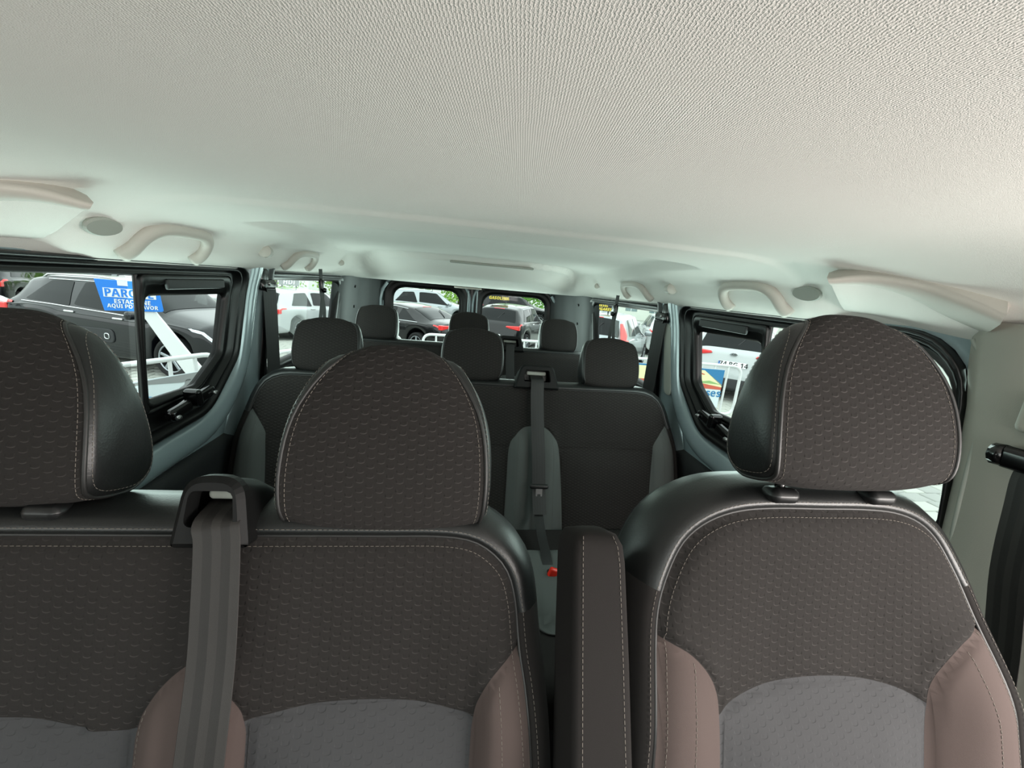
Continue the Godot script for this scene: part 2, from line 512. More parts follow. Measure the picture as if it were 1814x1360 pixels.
	m = mat("grey_paint", Color(0.34, 0.37, 0.38), 0.3, 0.5); m.clearcoat_enabled = true; m.clearcoat = 0.8; m.clearcoat_roughness = 0.05
	m = mat("car_glass", Color(0.03, 0.05, 0.053), 0.04, 0.0, 0.35)
	m = mat("tail_red", Color(0.84, 0.06, 0.05), 0.18); m.clearcoat_enabled = true
	m = mat("lamp_clear", Color(0.80, 0.83, 0.85), 0.12, 0.5)
	m = mat("tyre", Color(0.06, 0.06, 0.062), 0.85)
	m = mat("alloy", Color(0.62, 0.64, 0.66), 0.3, 0.8)
	m = mat("chrome", Color(0.82, 0.83, 0.84), 0.12, 1.0)
	m = mat("bumper_plastic", Color(0.16, 0.165, 0.17), 0.7)
	m = mat("plate_white", Color(0.93, 0.94, 0.95), 0.4)
	m = mat("sign_blue", Color(0.02, 0.44, 0.80), 0.4)
	m = mat("sign_white", Color(0.82, 0.83, 0.83), 0.45)
	m = mat("banner_white", Color(0.78, 0.82, 0.83), 0.7)
	m = mat("banner_blue", Color(0.42, 0.62, 0.76), 0.7)
	m = mat("banner_grey", Color(0.52, 0.53, 0.53), 0.7)
	m = mat("banner_deep_blue", Color(0.16, 0.44, 0.62), 0.7)
	m = mat("banner_cream", Color(0.86, 0.84, 0.66), 0.7)
	m = mat("banner_red", Color(0.74, 0.34, 0.26), 0.7)
	m = mat("banner_green", Color(0.52, 0.66, 0.42), 0.7)
	m = mat("sign_black", Color(0.10, 0.11, 0.11), 0.5)
	m = mat("sign_yellow", Color(0.93, 0.84, 0.30), 0.5)
	m = mat("stone", Color(0.66, 0.67, 0.64), 0.9)
	m = mat("stone_dark", Color(0.58, 0.59, 0.57), 0.9)
	m = mat("joint", Color(0.42, 0.44, 0.41), 0.95)
	m = mat("render_white", Color(0.76, 0.78, 0.74), 0.9)
	m = mat("building_glass", Color(0.35, 0.45, 0.46), 0.08, 0.0, 0.8)
	m = mat("leaf", Color(0.36, 0.56, 0.20), 0.7); m.backlight_enabled = true; m.backlight = Color(0.35, 0.5, 0.15)
	m = mat("leaf_light", Color(0.52, 0.68, 0.28), 0.7); m.backlight_enabled = true; m.backlight = Color(0.4, 0.5, 0.18)
	m = mat("bark", Color(0.30, 0.25, 0.20), 0.9)
	var cobble := NoiseTexture2D.new(); cobble.width = 512; cobble.height = 512; cobble.seamless = true
	var cn := FastNoiseLite.new(); cn.seed = 8; cn.noise_type = FastNoiseLite.TYPE_CELLULAR; cn.frequency = 0.06; cn.cellular_return_type = FastNoiseLite.RETURN_DISTANCE2_SUB
	cobble.noise = cn
	m = mat("paving", Color(0.63, 0.65, 0.62), 0.92); bump(m, cobble, 0.8, 0.6); m.uv1_world_triplanar = true

# ------------------------------------------------------------------ van shell
const REAR := -3.15

func wall_x(y: float) -> float:
	return 0.80 + (1.05 - y) * (0.07 if y < 1.05 else 0.2)

func on_wall(side: float, lift := 0.0) -> Callable:      # Vector2(z, y) -> point on the inner side of a wall, lift outwards
	return func(p: Vector2): return Vector3(side * (wall_x(p.y) + lift), p.y, p.x)

func on_wall_d(side: float) -> Callable:
	return func(p: Vector2, d: float): return Vector3(side * (wall_x(p.y) + d), p.y, p.x)

func on_rear(lift := 0.0) -> Callable:
	return func(p: Vector2): return Vector3(p.x, p.y, REAR - lift)

func on_rear_d() -> Callable:
	return func(p: Vector2, d: float): return Vector3(p.x, p.y, REAR - d)

var side_out := rounded(P2([-0.575, 1.138, -1.525, 1.138, -1.462, 0.84, -1.298, 0.688, -0.535, 0.655]), [0.13, 0.06, 0.10, 0.14, 0.10])
var side_in := rounded(P2([-0.605, 1.10, -1.430, 1.10, -1.383, 0.86, -1.265, 0.782, -0.56, 0.776]), [0.11, 0.03, 0.06, 0.08, 0.04])
var slide_out := rounded(P2([-1.056, 1.106, -1.440, 1.106, -1.392, 0.855, -1.268, 0.775, -1.056, 0.772]), [0.01, 0.03, 0.06, 0.08, 0.03])
var slide_in := rounded(P2([-1.078, 1.052, -1.416, 1.047, -1.376, 0.862, -1.262, 0.790, -1.066, 0.798]), [0.035, 0.018, 0.03, 0.03, 0.03])
var rearq_out := rounded(P2([-1.66, 1.122, -2.70, 1.118, -2.62, 0.69, -1.66, 0.69]), [0.04, 0.07, 0.08, 0.05])
var rearq_in := rounded(P2([-1.705, 1.092, -2.640, 1.085, -2.555, 0.755, -1.715, 0.752]), [0.02, 0.05, 0.05, 0.02])
var front_out := rounded(P2([-0.16, 1.11, 0.42, 1.10, 0.72, 0.72, -0.16, 0.70]), 0.05)

func back_glass(s: float, grow: float) -> PackedVector2Array:
	var c := Vector2(0.332 * s + 0.012, 0.815)
	var h := Vector2(0.242 + grow, 0.258 + grow)
	return rounded(PackedVector2Array([c + Vector2(-h.x, h.y), c + Vector2(h.x, h.y), c + Vector2(h.x, -h.y), c + Vector2(-h.x, -h.y)]), 0.095 + grow * 0.8, 8)

func mix_poly(a: PackedVector2Array, b: PackedVector2Array, t: float) -> PackedVector2Array:
	var q := PackedVector2Array()
	for i in a.size(): q.append(a[i].lerp(b[i], t))
	return q

func shell() -> void:
	for s in [-1.0, 1.0]:
		var nm := "left" if s < 0 else "right"
		var flip: bool = s > 0
		var w := thing("wall_" + nm, "", "wall")
		struct(w, "painted metal side of the van on the %s of the picture with its dark lower lining" % nm, "side wall")
		# painted metal round the two rear side windows
		var b := MB.new(); b.sheet(rect(-1.68, 0.55, -0.525, 1.20), [side_out], on_wall(s), 0.06, Vector2.ONE, flip)
		put("body_panel", b, M.body_paint, w)
		b = MB.new(); b.sheet(rect(-3.2, 0.55, -1.68, 1.20), [rearq_out], on_wall(s), 0.08, Vector2.ONE, flip); put("rear_body_panel", b, M.door_paint, w)
		# rolled ledge below the front window and the dark lining under it
		b = MB.new()
		var rows := []
		for q in [[0.60, 0.004], [0.59, -0.012], [0.575, -0.022], [0.555, -0.026], [0.50, -0.024], [0.2, -0.02], [-0.16, -0.02]]:
			var row := PackedVector3Array()
			for k in 25: row.append(Vector3(s * (wall_x(q[0]) + q[1]), q[0] + 0.012 * sin(k * 0.3) * (1.0 if q[0] > 0.5 else 0.0), lerpf(-3.14, -0.30, k / 24.0)))
			rows.append(row)
		b.grid(rows, false, [], s < 0); put("lower_lining", b, M.dark_trim, w)
		# front pillar trim, pale
		b = MB.new(); rows = []
		for q in [[-0.575, 0.02], [-0.555, -0.004], [-0.53, -0.02], [-0.49, -0.026], [-0.42, -0.028], [-0.30, -0.026], [-0.20, -0.018], [-0.165, 0.01]]:
			var row := PackedVector3Array()
			for k in 20:
				var y := lerpf(-0.14, 1.16, k / 19.0)
				var lean := 0.025 * smoothstep(0.85, 1.15, y)
				row.append(Vector3(s * (wall_x(y) + q[1]), y, q[0] - lean * smoothstep(-0.40, -0.55, q[0])))
			rows.append(row)
		b.grid(rows, false, [], s > 0); put("pillar_trim", b, M.pillar_trim, w)
		b = MB.new(); b.tube(smooth3(PackedVector3Array([Vector3(s * 0.835, 0.60, -0.512), Vector3(s * 0.800, 0.80, -0.524), Vector3(s * 0.788, 1.0, -0.536), Vector3(s * 0.783, 1.08, -0.548), Vector3(s * 0.778, 1.13, -0.575)]), 4), 0.0045, 8); put("weather_strip", b, M.plug, w)
		# front door with its window opening
		b = MB.new(); b.sheet(rect(-0.30, -0.16, 1.30, 1.22), [front_out], on_wall(s, 0.012), 0.1, Vector2.ONE, flip); put("front_door_lining", b, M.dark_trim, w)
		# outer skin
		b = MB.new(); b.sheet(rect(-3.22, -0.5, 1.30, 1.24), [side_out, rearq_out, front_out], on_wall(s, 0.06), 0.12, Vector2.ONE, not flip)
		for hl in [side_out, rearq_out, front_out]: ring(b, [[hl, 0.06], [hl, 0.0]], on_wall_d(s), 80, flip)
		put("outer_skin", b, M.door_paint, w)
		# rolled pillar edge between the two side windows, with an oval cover
		b = MB.new(); rows = []
		for q in [[-1.478, 0.012], [-1.50, -0.012], [-1.525, -0.020], [-1.565, -0.022], [-1.61, -0.018], [-1.635, -0.004], [-1.65, 0.02]]:
			var row := PackedVector3Array()
			for k in 24:
				var y := lerpf(0.56, 1.165, k / 23.0)
				var back := (1.13 - y) * 0.20 if y > 0.82 else 0.062 + (0.82 - y) * 0.12
				if y < 0.80: back += 0.5 * pow(maxf(0.80 - y, 0.0), 1.5) * (1.0 if q[0] > -1.53 else 0.3)
				row.append(Vector3(s * (wall_x(y) + q[1]), y, q[0] - 0.045 + back * (1.0 if q[0] > -1.6 else 0.25)))
			rows.append(row)
		b.grid(rows, false, [], s > 0); put("window_pillar", b, M.body_paint, w)
		# rolled metal sill that follows the lower and rear edge of the window, and the black seal behind it
		b = MB.new(); rows = []
		var sill := smooth2(P2([-0.50, 0.612, -0.8, 0.618, -1.10, 0.632, -1.30, 0.650, -1.43, 0.735, -1.492, 0.84, -1.525, 0.98, -1.558, 1.14]), false, 4)
		var sn2 := normals2(sill)
		for i in sill.size():
			var row := PackedVector3Array()
			for q in 9:
				var an := PI * q / 8.0
				var w2: Vector2 = sill[i] + sn2[i] * cos(an) * 0.044
				row.append(Vector3(s * (wall_x(w2.y) - 0.034 * sin(an) + 0.004), w2.y, w2.x))
			rows.append(row)
		b.grid(rows, false, [], s < 0); put("rolled_sill", b, M.body_paint, w)
		b = MB.new(); b.tube(smooth3(PackedVector3Array([Vector3(s * 0.835, 0.56, -1.60), Vector3(s * 0.812, 0.80, -1.625), Vector3(s * 0.79, 1.05, -1.648), Vector3(s * 0.775, 1.15, -1.655)]), 4), 0.024, 10); put("pillar_seal", b, M.black_rubber, w)
		# rear corner post
		b = MB.new(); rows = []
		for q in [[0.03, -2.60], [-0.012, -2.66], [-0.035, -2.74], [-0.05, -2.90], [-0.10, -3.06], [-0.165, -3.12], [-0.18, -3.16]]:
			var row := PackedVector3Array()
			for k in 16:
				var y := lerpf(0.3, 1.16, k / 15.0)
				row.append(Vector3(s * (wall_x(y) + q[0]), y, q[1]))
			rows.append(row)
		b.grid(rows, false, [], s > 0); var post := put("rear_corner_post", b, M.door_paint, w)
		for q in [[-2.83, 1.06], [-2.84, 0.93]]:
			b = MB.new(); b.rbox(Vector3(0.012, 0.018, 0.018), 0.006, Vector3(s * (wall_x(q[1]) - 0.046), q[1], q[0]))
			put("clip", b, M.black_plastic, post)
		if s < 0: continue
		b = MB.new(); b.prism(rounded(rect(-0.028, -0.145, 0.028, 0.145), 0.026), 0.006, 0.002, Transform3D(Basis(Vector3(0, 0, -s), Vector3(0.06 * -s, 1, -0.22).normalized(), Vector3(-s, 0, 0)), Vector3(s * 0.782, 0.915, -1.545)))
		put("oval_cover", b, M.plug, w)
	# rear wall: fixed frame and the two doors
	var rw := thing("wall_rear", "", "wall"); struct(rw, "dark grey metal frame round the two rear doors", "rear frame")
	var b2 := MB.new(); b2.sheet(rect(-0.9, -0.5, 0.9, 1.26), [rect(-0.68, -0.3, 0.70, 1.20)], on_rear(-0.02), 0.1, Vector2.ONE, true)
	put("frame_panel", b2, M.door_paint, rw)
	b2 = MB.new(); b2.sheet(rect(-0.9, -0.5, 0.9, 1.26), [rect(-0.68, -0.3, 0.70, 1.20)], on_rear(0.06), 0.1, Vector2.ONE, false); put("outer_frame_panel", b2, M.door_paint, rw)
	for s in [-1.0, 1.0]:
		var dn := thing("door_%d" % (1 if s < 0 else 2), "", "door")
		struct(dn, "dark rear door with a rounded window, on the %s of the middle seam" % ("left" if s < 0 else "right"), "rear door")
		var x0 := -0.68 if s < 0 else 0.024; var x1 := 0.0 if s < 0 else 0.70
		var b := MB.new()
		b.sheet(rect(x0, -0.3, x1, 1.20), [back_glass(s, 0.075)], on_rear(0.0), 0.06, Vector2.ONE, true)
		put("panel", b, M.door_paint, dn)
		b = MB.new(); b.sheet(rect(x0, -0.3, x1, 1.20), [back_glass(s, 0.075)], on_rear(0.05), 0.06, Vector2.ONE, false); put("outer_panel", b, M.door_paint, dn)
		b = MB.new()   # pressed ridge round the opening, catches the light
		ring(b, [[back_glass(s, 0.088), 0.002], [back_glass(s, 0.082), -0.012], [back_glass(s, 0.072), -0.012], [back_glass(s, 0.066), 0.004]], on_rear_d(), 80, false); put("rim", b, M.body_paint, dn)
		b = MB.new()
		ring(b, [[back_glass(s, 0.068), 0.0], [back_glass(s, 0.055), -0.006], [back_glass(s, 0.042), 0.004], [back_glass(s, 0.036), 0.002], [back_glass(s, 0.024), 0.008], [back_glass(s, 0.012), 0.006], [back_glass(s, 0.0), 0.022]], on_rear_d(), 80, false); put("window_seal", b, M.black_rubber, dn)
		b = MB.new(); b.sheet(back_glass(s, 0.004), [], on_rear(0.022), 0.2, Vector2.ONE, true); put("pane", b, M.privacy_glass, dn)
		b = MB.new(); b.rbox(Vector3(0.012, 1.3, 0.02), 0.005, Vector3(x1 - 0.012 if s < 0 else x0 + 0.03, 0.44, REAR + 0.012)); put("edge_strip", b, M.body_paint, dn)
		if s > 0:
			for q in [0.055, 0.078, 0.10]:
				b = MB.new(); b.rbox(Vector3(0.014, 0.014, 0.01), 0.005, Vector3(q, 1.098, REAR + 0.006)); put("bolt", b, M.black_gloss, dn)
		b = MB.new(); b.tube(PackedVector3Array([Vector3(0.66 * s + 0.01, 0.3, REAR + 0.03), Vector3(0.66 * s + 0.01, 0.98, REAR + 0.03), Vector3(0.645 * s + 0.01, 1.05, REAR + 0.03), Vector3(0.61 * s + 0.01, 1.10, REAR + 0.03)]), 0.013, 8); put("door_seal", b, M.body_paint, dn)
	b2 = MB.new(); b2.rbox(Vector3(0.034, 1.50, 0.02), 0.008, Vector3(0.012, 0.45, REAR - 0.012)); struct(put("trim_1", b2, M.black_rubber), "black rubber strip in the seam between the two rear doors", "seal")
	# floor, front bulkhead with its dash, scuttle
	b2 = MB.new(); b2.rbox(Vector3(1.75, 0.06, 4.6), 0.01, Vector3(0, -0.17, -0.92)); struct(put("floor", b2, M.carpet), "dark carpeted floor of the van under the rows of seats", "floor")
	b2 = MB.new(); b2.rbox(Vector3(1.75, 0.9, 0.08), 0.02, Vector3(0, 0.3, 1.30)); b2.rbox(Vector3(1.6, 0.22, 0.5), 0.06, Vector3(0, 0.60, 1.02)); struct(put("wall_front", b2, M.dark_trim), "dark dashboard bulkhead at the front of the van", "dashboard")
	# roof skin above the lining
	b2 = MB.new(); b2.rbox(Vector3(1.72, 0.04, 3.95), 0.02, Vector3(0, 1.32, -1.28)); struct(put("roof", b2, M.body_paint), "outer metal roof of the van above the pale lining", "roof")
	for s in [-1.0, 1.0]:
		b2 = MB.new(); b2.tube(PackedVector3Array([Vector3(s * 0.76, 1.27, 0.55), Vector3(s * 0.80, 0.74, 1.27)]), 0.04, 8); b2.rbox(Vector3(0.06, 0.1, 3.9), 0.02, Vector3(s * 0.845, 1.26, -1.25))
		struct(put("trim_%d" % (2 if s < 0 else 3), b2, M.pillar_trim), "slim pillar and roof rail on the %s of the windscreen" % ("left" if s < 0 else "right"), "pillar")

func windows() -> void:
	var k := 0
	for s in [-1.0, 1.0]:
		var sn := "left" if s < 0 else "right"
		k += 1
		var w := thing("window_%d" % k, "", "window"); struct(w, "black framed sliding side window with a cut off lower corner, %s side" % sn, "window")
		var b := MB.new(); var lo := []
		for q in [[0.0, 0.012], [0.02, -0.012], [0.12, -0.020], [0.20, -0.012], [0.30, -0.004], [0.36, -0.010], [0.46, -0.010], [0.52, 0.004], [0.72, 0.006], [0.80, 0.0], [0.92, 0.002], [1.0, 0.03]]:
			lo.append([mix_poly(side_out, side_in, q[0]), q[1]])
		ring(b, lo, on_wall_d(s), 120, s < 0); put("frame", b, M.black_rubber, w)
		# the pane ahead of the divider and the sliding one behind it
		b = MB.new(); b.sheet(rounded(P2([-0.59, 1.115, -1.06, 1.115, -1.06, 0.76, -0.545, 0.76]), 0.06), [], on_wall(s, 0.03), 0.12, Vector2.ONE, s > 0); put("pane", b, M.privacy_glass, w)
		b = MB.new(); b.sheet(slide_in, [], on_wall(s, 0.014), 0.12, Vector2.ONE, s > 0); put("pane", b, M.privacy_glass, w)
		b = MB.new(); lo = []
		for q in [[0.0, 0.014], [0.0, 0.004], [0.15, -0.002], [0.45, -0.002], [0.55, 0.004], [0.85, 0.004], [1.0, 0.014]]: lo.append([mix_poly(slide_out, slide_in, q[0]), q[1]])
		ring(b, lo, on_wall_d(s), 100, s < 0); var sash := put("sash", b, M.black_rubber, w)
		b = MB.new(); b.rbox(Vector3(0.012, 0.36, 0.016), 0.005, Vector3(s * (wall_x(0.95) + 0.008), 0.945, -1.062), Basis(Vector3(0, 0, 1), s * 0.05)); put("divider", b, M.black_rubber, w)
		b = MB.new(); b.rbox(Vector3(0.012, 0.026, 0.25), 0.004, Vector3(s * (wall_x(1.08) - 0.004), 1.081, -1.255)); put("pull_rail", b, M.dark_trim, sash)
		b = MB.new()   # two part sliding latch at the lower corner
		var tilt := Basis(Vector3(1, 0, 0), 0.14)
		b.rbox(Vector3(0.03, 0.034, 0.085), 0.012, Vector3(s * 0.795, 0.752, -1.135), tilt, 3)
		put("latch", b, M.black_gloss, w)
		b = MB.new(); b.rbox(Vector3(0.03, 0.034, 0.085), 0.012, Vector3(s * 0.795, 0.766, -1.242), tilt, 3)
		var latch := put("latch", b, M.black_gloss, w)
		b = MB.new(); b.rbox(Vector3(0.044, 0.05, 0.022), 0.009, Vector3(s * 0.79, 0.772, -1.19), tilt, 3); put("latch_grip", b, M.black_gloss, latch)
		for q in [-1.10, -1.265]:
			b = MB.new(); b.tube(PackedVector3Array([Vector3(s * 0.775, 0.755 - (q + 1.18) * 0.14, q - 0.006), Vector3(s * 0.775, 0.755 - (q + 1.18) * 0.14, q + 0.006)]), 0.006, 8)
			put("screw", b, M.steel, latch)
	for s in [-1.0, 1.0]:
		var sn := "left" if s < 0 else "right"
		k += 1
		var w := thing("window_%d" % k, "", "window"); struct(w, "fixed rear side window beside the third row of seats, %s side" % sn, "window")
		var b := MB.new(); var lo := []
		for q in [[0.0, 0.01], [0.04, -0.008], [0.25, -0.012], [0.4, 0.0], [0.6, -0.002], [0.85, 0.006], [1.0, 0.03]]: lo.append([mix_poly(rearq_out, rearq_in, q[0]), q[1]])
		ring(b, lo, on_wall_d(s), 100, s < 0); put("frame", b, M.black_rubber, w)
		b = MB.new(); b.sheet(rearq_in, [], on_wall(s, 0.03), 0.15, Vector2.ONE, s > 0); put("pane", b, M.privacy_glass, w)
		k += 1
		w = thing("window_%d" % k, "", "window"); struct(w, "front door window at the %s edge beside the front seats" % sn, "window")
		b = MB.new(); ring(b, [[front_out, 0.06], [front_out, -0.01], [mix_poly(front_out, rounded(P2([-0.13, 1.08, 0.41, 1.07, 0.68, 0.74, -0.13, 0.73]), 0.05), 1.0), 0.03]], on_wall_d(s), 80, s < 0); put("frame", b, M.black_rubber, w)
		b = MB.new(); b.sheet(front_out, [], on_wall(s, 0.04), 0.2, Vector2.ONE, s > 0); put("pane", b, M.clear_glass, w)
	var ws := thing("window_%d" % (k + 1), "", "window"); struct(ws, "wide clear windscreen at the front of the van", "windscreen")
	var b3 := MB.new(); var rows := []
	for i in 6:
		var row := PackedVector3Array()
		for j in 11:
			var x := lerpf(-0.8, 0.8, j / 10.0); row.append(Vector3(x, lerpf(0.72, 1.27, i / 5.0), lerpf(1.30, 0.60, i / 5.0) - 0.10 * x * x))
		rows.append(row)
	b3.grid(rows); put("pane", b3, M.clear_glass, ws)

# ------------------------------------------------------------------ roof lining
func lining_y(x: float, z: float) -> float:
	var ax := absf(x)
	var y := 1.25
	# two shallow steps across the front half, the second one bounding a sunk panel
	var l1 := -0.738 - 0.20 * pow(ax / 0.85, 3.0)
	y -= 0.006 * smoothstep(-0.01, 0.02, l1 - z)
	var l2 := -0.935 - 0.13 * pow(ax / 0.56, 2.0)
	var edge := 0.56 + 0.12 * smoothstep(-1.1, -2.3, z)
	var inside := smoothstep(0.0, 0.03, l2 - z) * smoothstep(edge + 0.01, edge - 0.03, ax)
	var l3 := -2.13 - 0.5 * pow(ax / 0.64, 4.0)
	y += 0.028 * inside * smoothstep(0.0, 0.02, z - l3)
	# lip down to the rear header
	var lip := 0.075 * smoothstep(0.0, 0.30, l3 - z)
	var side := 0.0
	# sides roll down to the window heads, with a recess for the handles
	if ax <= 0.685: side = curve([0.50, 0.0, 0.58, 0.006, 0.64, 0.020, 0.685, 0.040], ax)
	else:
		var rec := smoothstep(-0.78, -0.86, z) * smoothstep(-3.1, -2.95, z)
		var plain := curve([0.685, 0.040, 0.72, 0.060, 0.76, 0.090, 0.80, 0.125], ax)
		var deep := curve([0.685, 0.040, 0.695, 0.050, 0.715, 0.082, 0.75, 0.105, 0.80, 0.125], ax)
		side = lerpf(plain, deep, rec)
	y -= sqrt(lip * lip + side * side)
	y = lerpf(y, 1.118, smoothstep(-2.42, -2.95, z))
	return maxf(y, 1.112)

func headliner() -> void:
	var xs := PackedFloat32Array()
	for i in 81: xs.append(-0.81 + 1.62 * i / 80.0)
	var zs := PackedFloat32Array()
	var z := 0.60
	while z > -3.16:
		zs.append(z)
		z -= 0.05 if z > -0.6 else (0.012 if z > -1.15 else (0.03 if z > -2.0 else 0.02))
	var rows := []; var uvs := []
	for zz in zs:
		var row := PackedVector3Array(); var uv := []
		for x in xs: row.append(Vector3(x, lining_y(x, zz), zz)); uv.append(Vector2(x, zz))
		rows.append(row); uvs.append(uv)
	var b := MB.new(); b.grid(rows, false, uvs, true)
	var o := thing("ceiling", "", "ceiling"); struct(o, "pale grey felt roof lining with shallow pressed steps and a sunk middle panel", "headliner")
	put("lining", b, M.headliner, o)
	b = MB.new(); b.rbox(Vector3(1.6, 0.05, 0.10), 0.02, Vector3(0, 1.145, -3.12)); put("rear_header", b, M.headliner, o)
	b = MB.new(); b.rbox(Vector3(0.20, 0.012, 0.05), 0.006, Vector3(-0.02, 1.108, -3.07)); put("latch_cover", b, M.trim_plastic, o)
	b = MB.new(); b.rbox(Vector3(0.425, 0.012, 0.016), 0.005, Vector3(0.082, 1.243, -2.135)); tag(put("roof_vent", b, M.plug), "narrow dark slot across the rear lip of the roof lining", "vent")

func roof_fittings() -> void:
	for s in [-1.0, 1.0]:
		var sn := "left" if s < 0 else "right"
		for r in 2:
			# folded grab handle: an arch lying against the roof side
			var z0: float = -0.925 if r == 0 else -1.67
			var z1: float = -1.145 if r == 0 else -1.91
			var h := thing("grab_handle", ["large pale grab handle over the sliding window, %s side", "smaller looking pale grab handle further back above the belt pillar, %s side"][r] % sn, "grab handle", Vector3.ZERO, "roof grab handles")
			var p := PackedVector3Array()
			for q in [[0.0, 1.146, 0.735], [0.004, 1.158, 0.712], [0.03, 1.180, 0.694], [0.12, 1.197, 0.682], [0.30, 1.205, 0.676], [0.70, 1.205, 0.676], [0.88, 1.197, 0.682], [0.97, 1.180, 0.694], [0.996, 1.158, 0.712], [1.0, 1.146, 0.735]]: p.append(Vector3(s * q[2], q[1], lerpf(z0, z1, q[0])))
			p = smooth3(p, 4)
			var rows := []
			for i in p.size():
				var d := (p[mini(i + 1, p.size() - 1)] - p[maxi(i - 1, 0)]).normalized()
				var inw := Vector3(-s, -0.25, 0).normalized(); inw = (inw - d * inw.dot(d)).normalized()
				var up := inw.cross(d).normalized()
				var t := absf(i / float(p.size() - 1) - 0.5) * 2.0
				var ra := 0.013 + 0.005 * smoothstep(0.7, 1.0, t); var rb := 0.015 + 0.006 * smoothstep(0.75, 0.95, t)
				if i == 0 or i == p.size() - 1: ra = 0.0005; rb = 0.0005
				var row := PackedVector3Array()
				for k in 12: row.append(p[i] + inw * cos(TAU * k / 12.0) * ra + up * sin(TAU * k / 12.0) * rb)
				rows.append(row)
			var b := MB.new(); b.grid(rows, true); put("grip", b, M.trim_plastic, h)
		for r in 2:
			var c := thing("coat_hook", ["round pale coat hook between the two grab handles, %s side", "small pale coat hook near the rear doors, %s side"][r] % sn, "coat hook", Vector3.ZERO, "roof coat hooks")
			var zz: float = [-1.46, -2.31][r]; var rad: float = [0.018, 0.013][r]
			var b := MB.new(); b.tube(PackedVector3Array([Vector3(s * 0.72, 1.187, zz - 0.03), Vector3(s * 0.700, 1.190, zz - 0.02), Vector3(s * 0.690, 1.191, zz + 0.015), Vector3(s * 0.688, 1.191, zz + 0.03)]), rad, 12); put("peg", b, M.trim_plastic, c)
			b = MB.new(); b.tube(PackedVector3Array([Vector3(s * 0.688, 1.191, zz + 0.028), Vector3(s * 0.687, 1.191, zz + 0.036)]), rad * 1.12, 12); put("end_cap", b, M.trim_plastic, c)
		var b4 := MB.new()
		b4.prism(scaled(circle(1.0, 24), Vector2(0.040, 0.019)), 0.008, 0.003, Transform3D(Basis(Vector3(0, 0, -s), Vector3(0.55 * s, -0.84, 0), Vector3(-0.84 * s, -0.55, 0)).orthonormalized(), Vector3(s * 0.698, 1.190, -0.845)))
		tag(put("oval_cap", b4, M.plug), "grey green oval cap set in the roof side ahead of the grab handle, %s side" % sn, "cap", "roof oval caps")
		# curved pillar head trim: pale swoosh, sloping underside, small square plug
		var o := thing("pillar_head_trim", "", "trim piece")
		tag(o, "curved pale plastic trim capping the roof end of the front pillar, %s side" % sn, "trim piece", "pillar head trims")
		var top := smooth3(PackedVector3Array([Vector3(0.590, 1.214, -0.690), Vector3(0.632, 1.224, -0.655), Vector3(0.668, 1.216, -0.600), Vector3(0.690, 1.196, -0.548), Vector3(0.708, 1.172, -0.500)]), 6)
		var bot := smooth3(PackedVector3Array([Vector3(0.612, 1.203, -0.700), Vector3(0.655, 1.205, -0.668), Vector3(0.698, 1.190, -0.630), Vector3(0.738, 1.165, -0.600), Vector3(0.772, 1.142, -0.562)]), 6)
		var rows2 := [PackedVector3Array(), PackedVector3Array(), PackedVector3Array(), PackedVector3Array(), PackedVector3Array()]
		var rows3 := [PackedVector3Array(), PackedVector3Array(), PackedVector3Array()]
		for i in top.size():
			var a: Vector3 = top[i]; var c: Vector3 = bot[i]; var t := i / float(top.size() - 1)
			var out := Vector3(-0.35, -0.35, 0.5).normalized() * 0.010
			var pts := [a + Vector3(0.03, lerpf(0.012, 0.05, t), -0.03), a, a.lerp(c, 0.35) + out, a.lerp(c, 0.75) + out * 0.8, c]
			for q in 5: rows2[q].append(Vector3(s * pts[q].x, pts[q].y, pts[q].z))
			var e := Vector3(0.800, lerpf(1.150, 1.120, t), lerpf(-0.83, -0.60, t))
			var pt3 := [c, c.lerp(e, 0.5) + Vector3(0, -0.004, 0), e]
			for q in 3: rows3[q].append(Vector3(s * pt3[q].x, pt3[q].y, pt3[q].z))
		var b := MB.new(); b.grid(rows2, false, [], s < 0)
		var ends := [PackedVector3Array(), PackedVector3Array()]
		for q in 5: ends[0].append(rows2[q][-1]); ends[1].append(rows2[q][-1] + Vector3(0, 0.03, 0.0) + Vector3(s * 0.05, 0, -0.03))
		b.grid(ends); put("curved_rail", b, M.trim_plastic, o)
		b = MB.new(); b.grid(rows3, false, [], s < 0); put("soffit", b, M.headliner, o)
		b = MB.new(); b.rbox(Vector3(0.055, 0.010, 0.072), 0.004, Vector3(s * 0.772, 1.158, -0.772), Basis(Vector3(0, 0, 1), -s * 0.5)); put("plug", b, M.plug, o)

func scaled(p: PackedVector2Array, k: Vector2) -> PackedVector2Array:
	var q := PackedVector2Array()
	for v in p: q.append(v * k)
	return q

# ------------------------------------------------------------------ seats
func near_lines(lines: Array, p: Vector2, cap: float) -> float:
	var best := cap
	for l in lines:
		var q: PackedVector2Array = l
		for i in q.size() - 1:
			var a := q[i]; var c := q[i + 1]
			if minf(a.x, c.x) - p.x > best or p.x - maxf(a.x, c.x) > best or minf(a.y, c.y) - p.y > best or p.y - maxf(a.y, c.y) > best: continue
			best = minf(best, Geometry2D.get_closest_point_to_segment(p, a, c).distance_to(p))
	return best

func normals2(p: PackedVector2Array) -> PackedVector2Array:      # left-hand side of an open line that runs from bottom left over the top: outwards
	var q := PackedVector2Array()
	for i in p.size():
		var d := (p[mini(i + 1, p.size() - 1)] - p[maxi(i - 1, 0)]).normalized()
		q.append(Vector2(-d.y, d.x))
	return q

func offset_line(p: PackedVector2Array, d: float) -> PackedVector2Array:
	var n := normals2(p); var q := PackedVector2Array()
	for i in p.size(): q.append(p[i] + n[i] * d)
	return q

func rev(p: PackedVector2Array) -> PackedVector2Array:
	var q := p.duplicate(); q.reverse(); return q

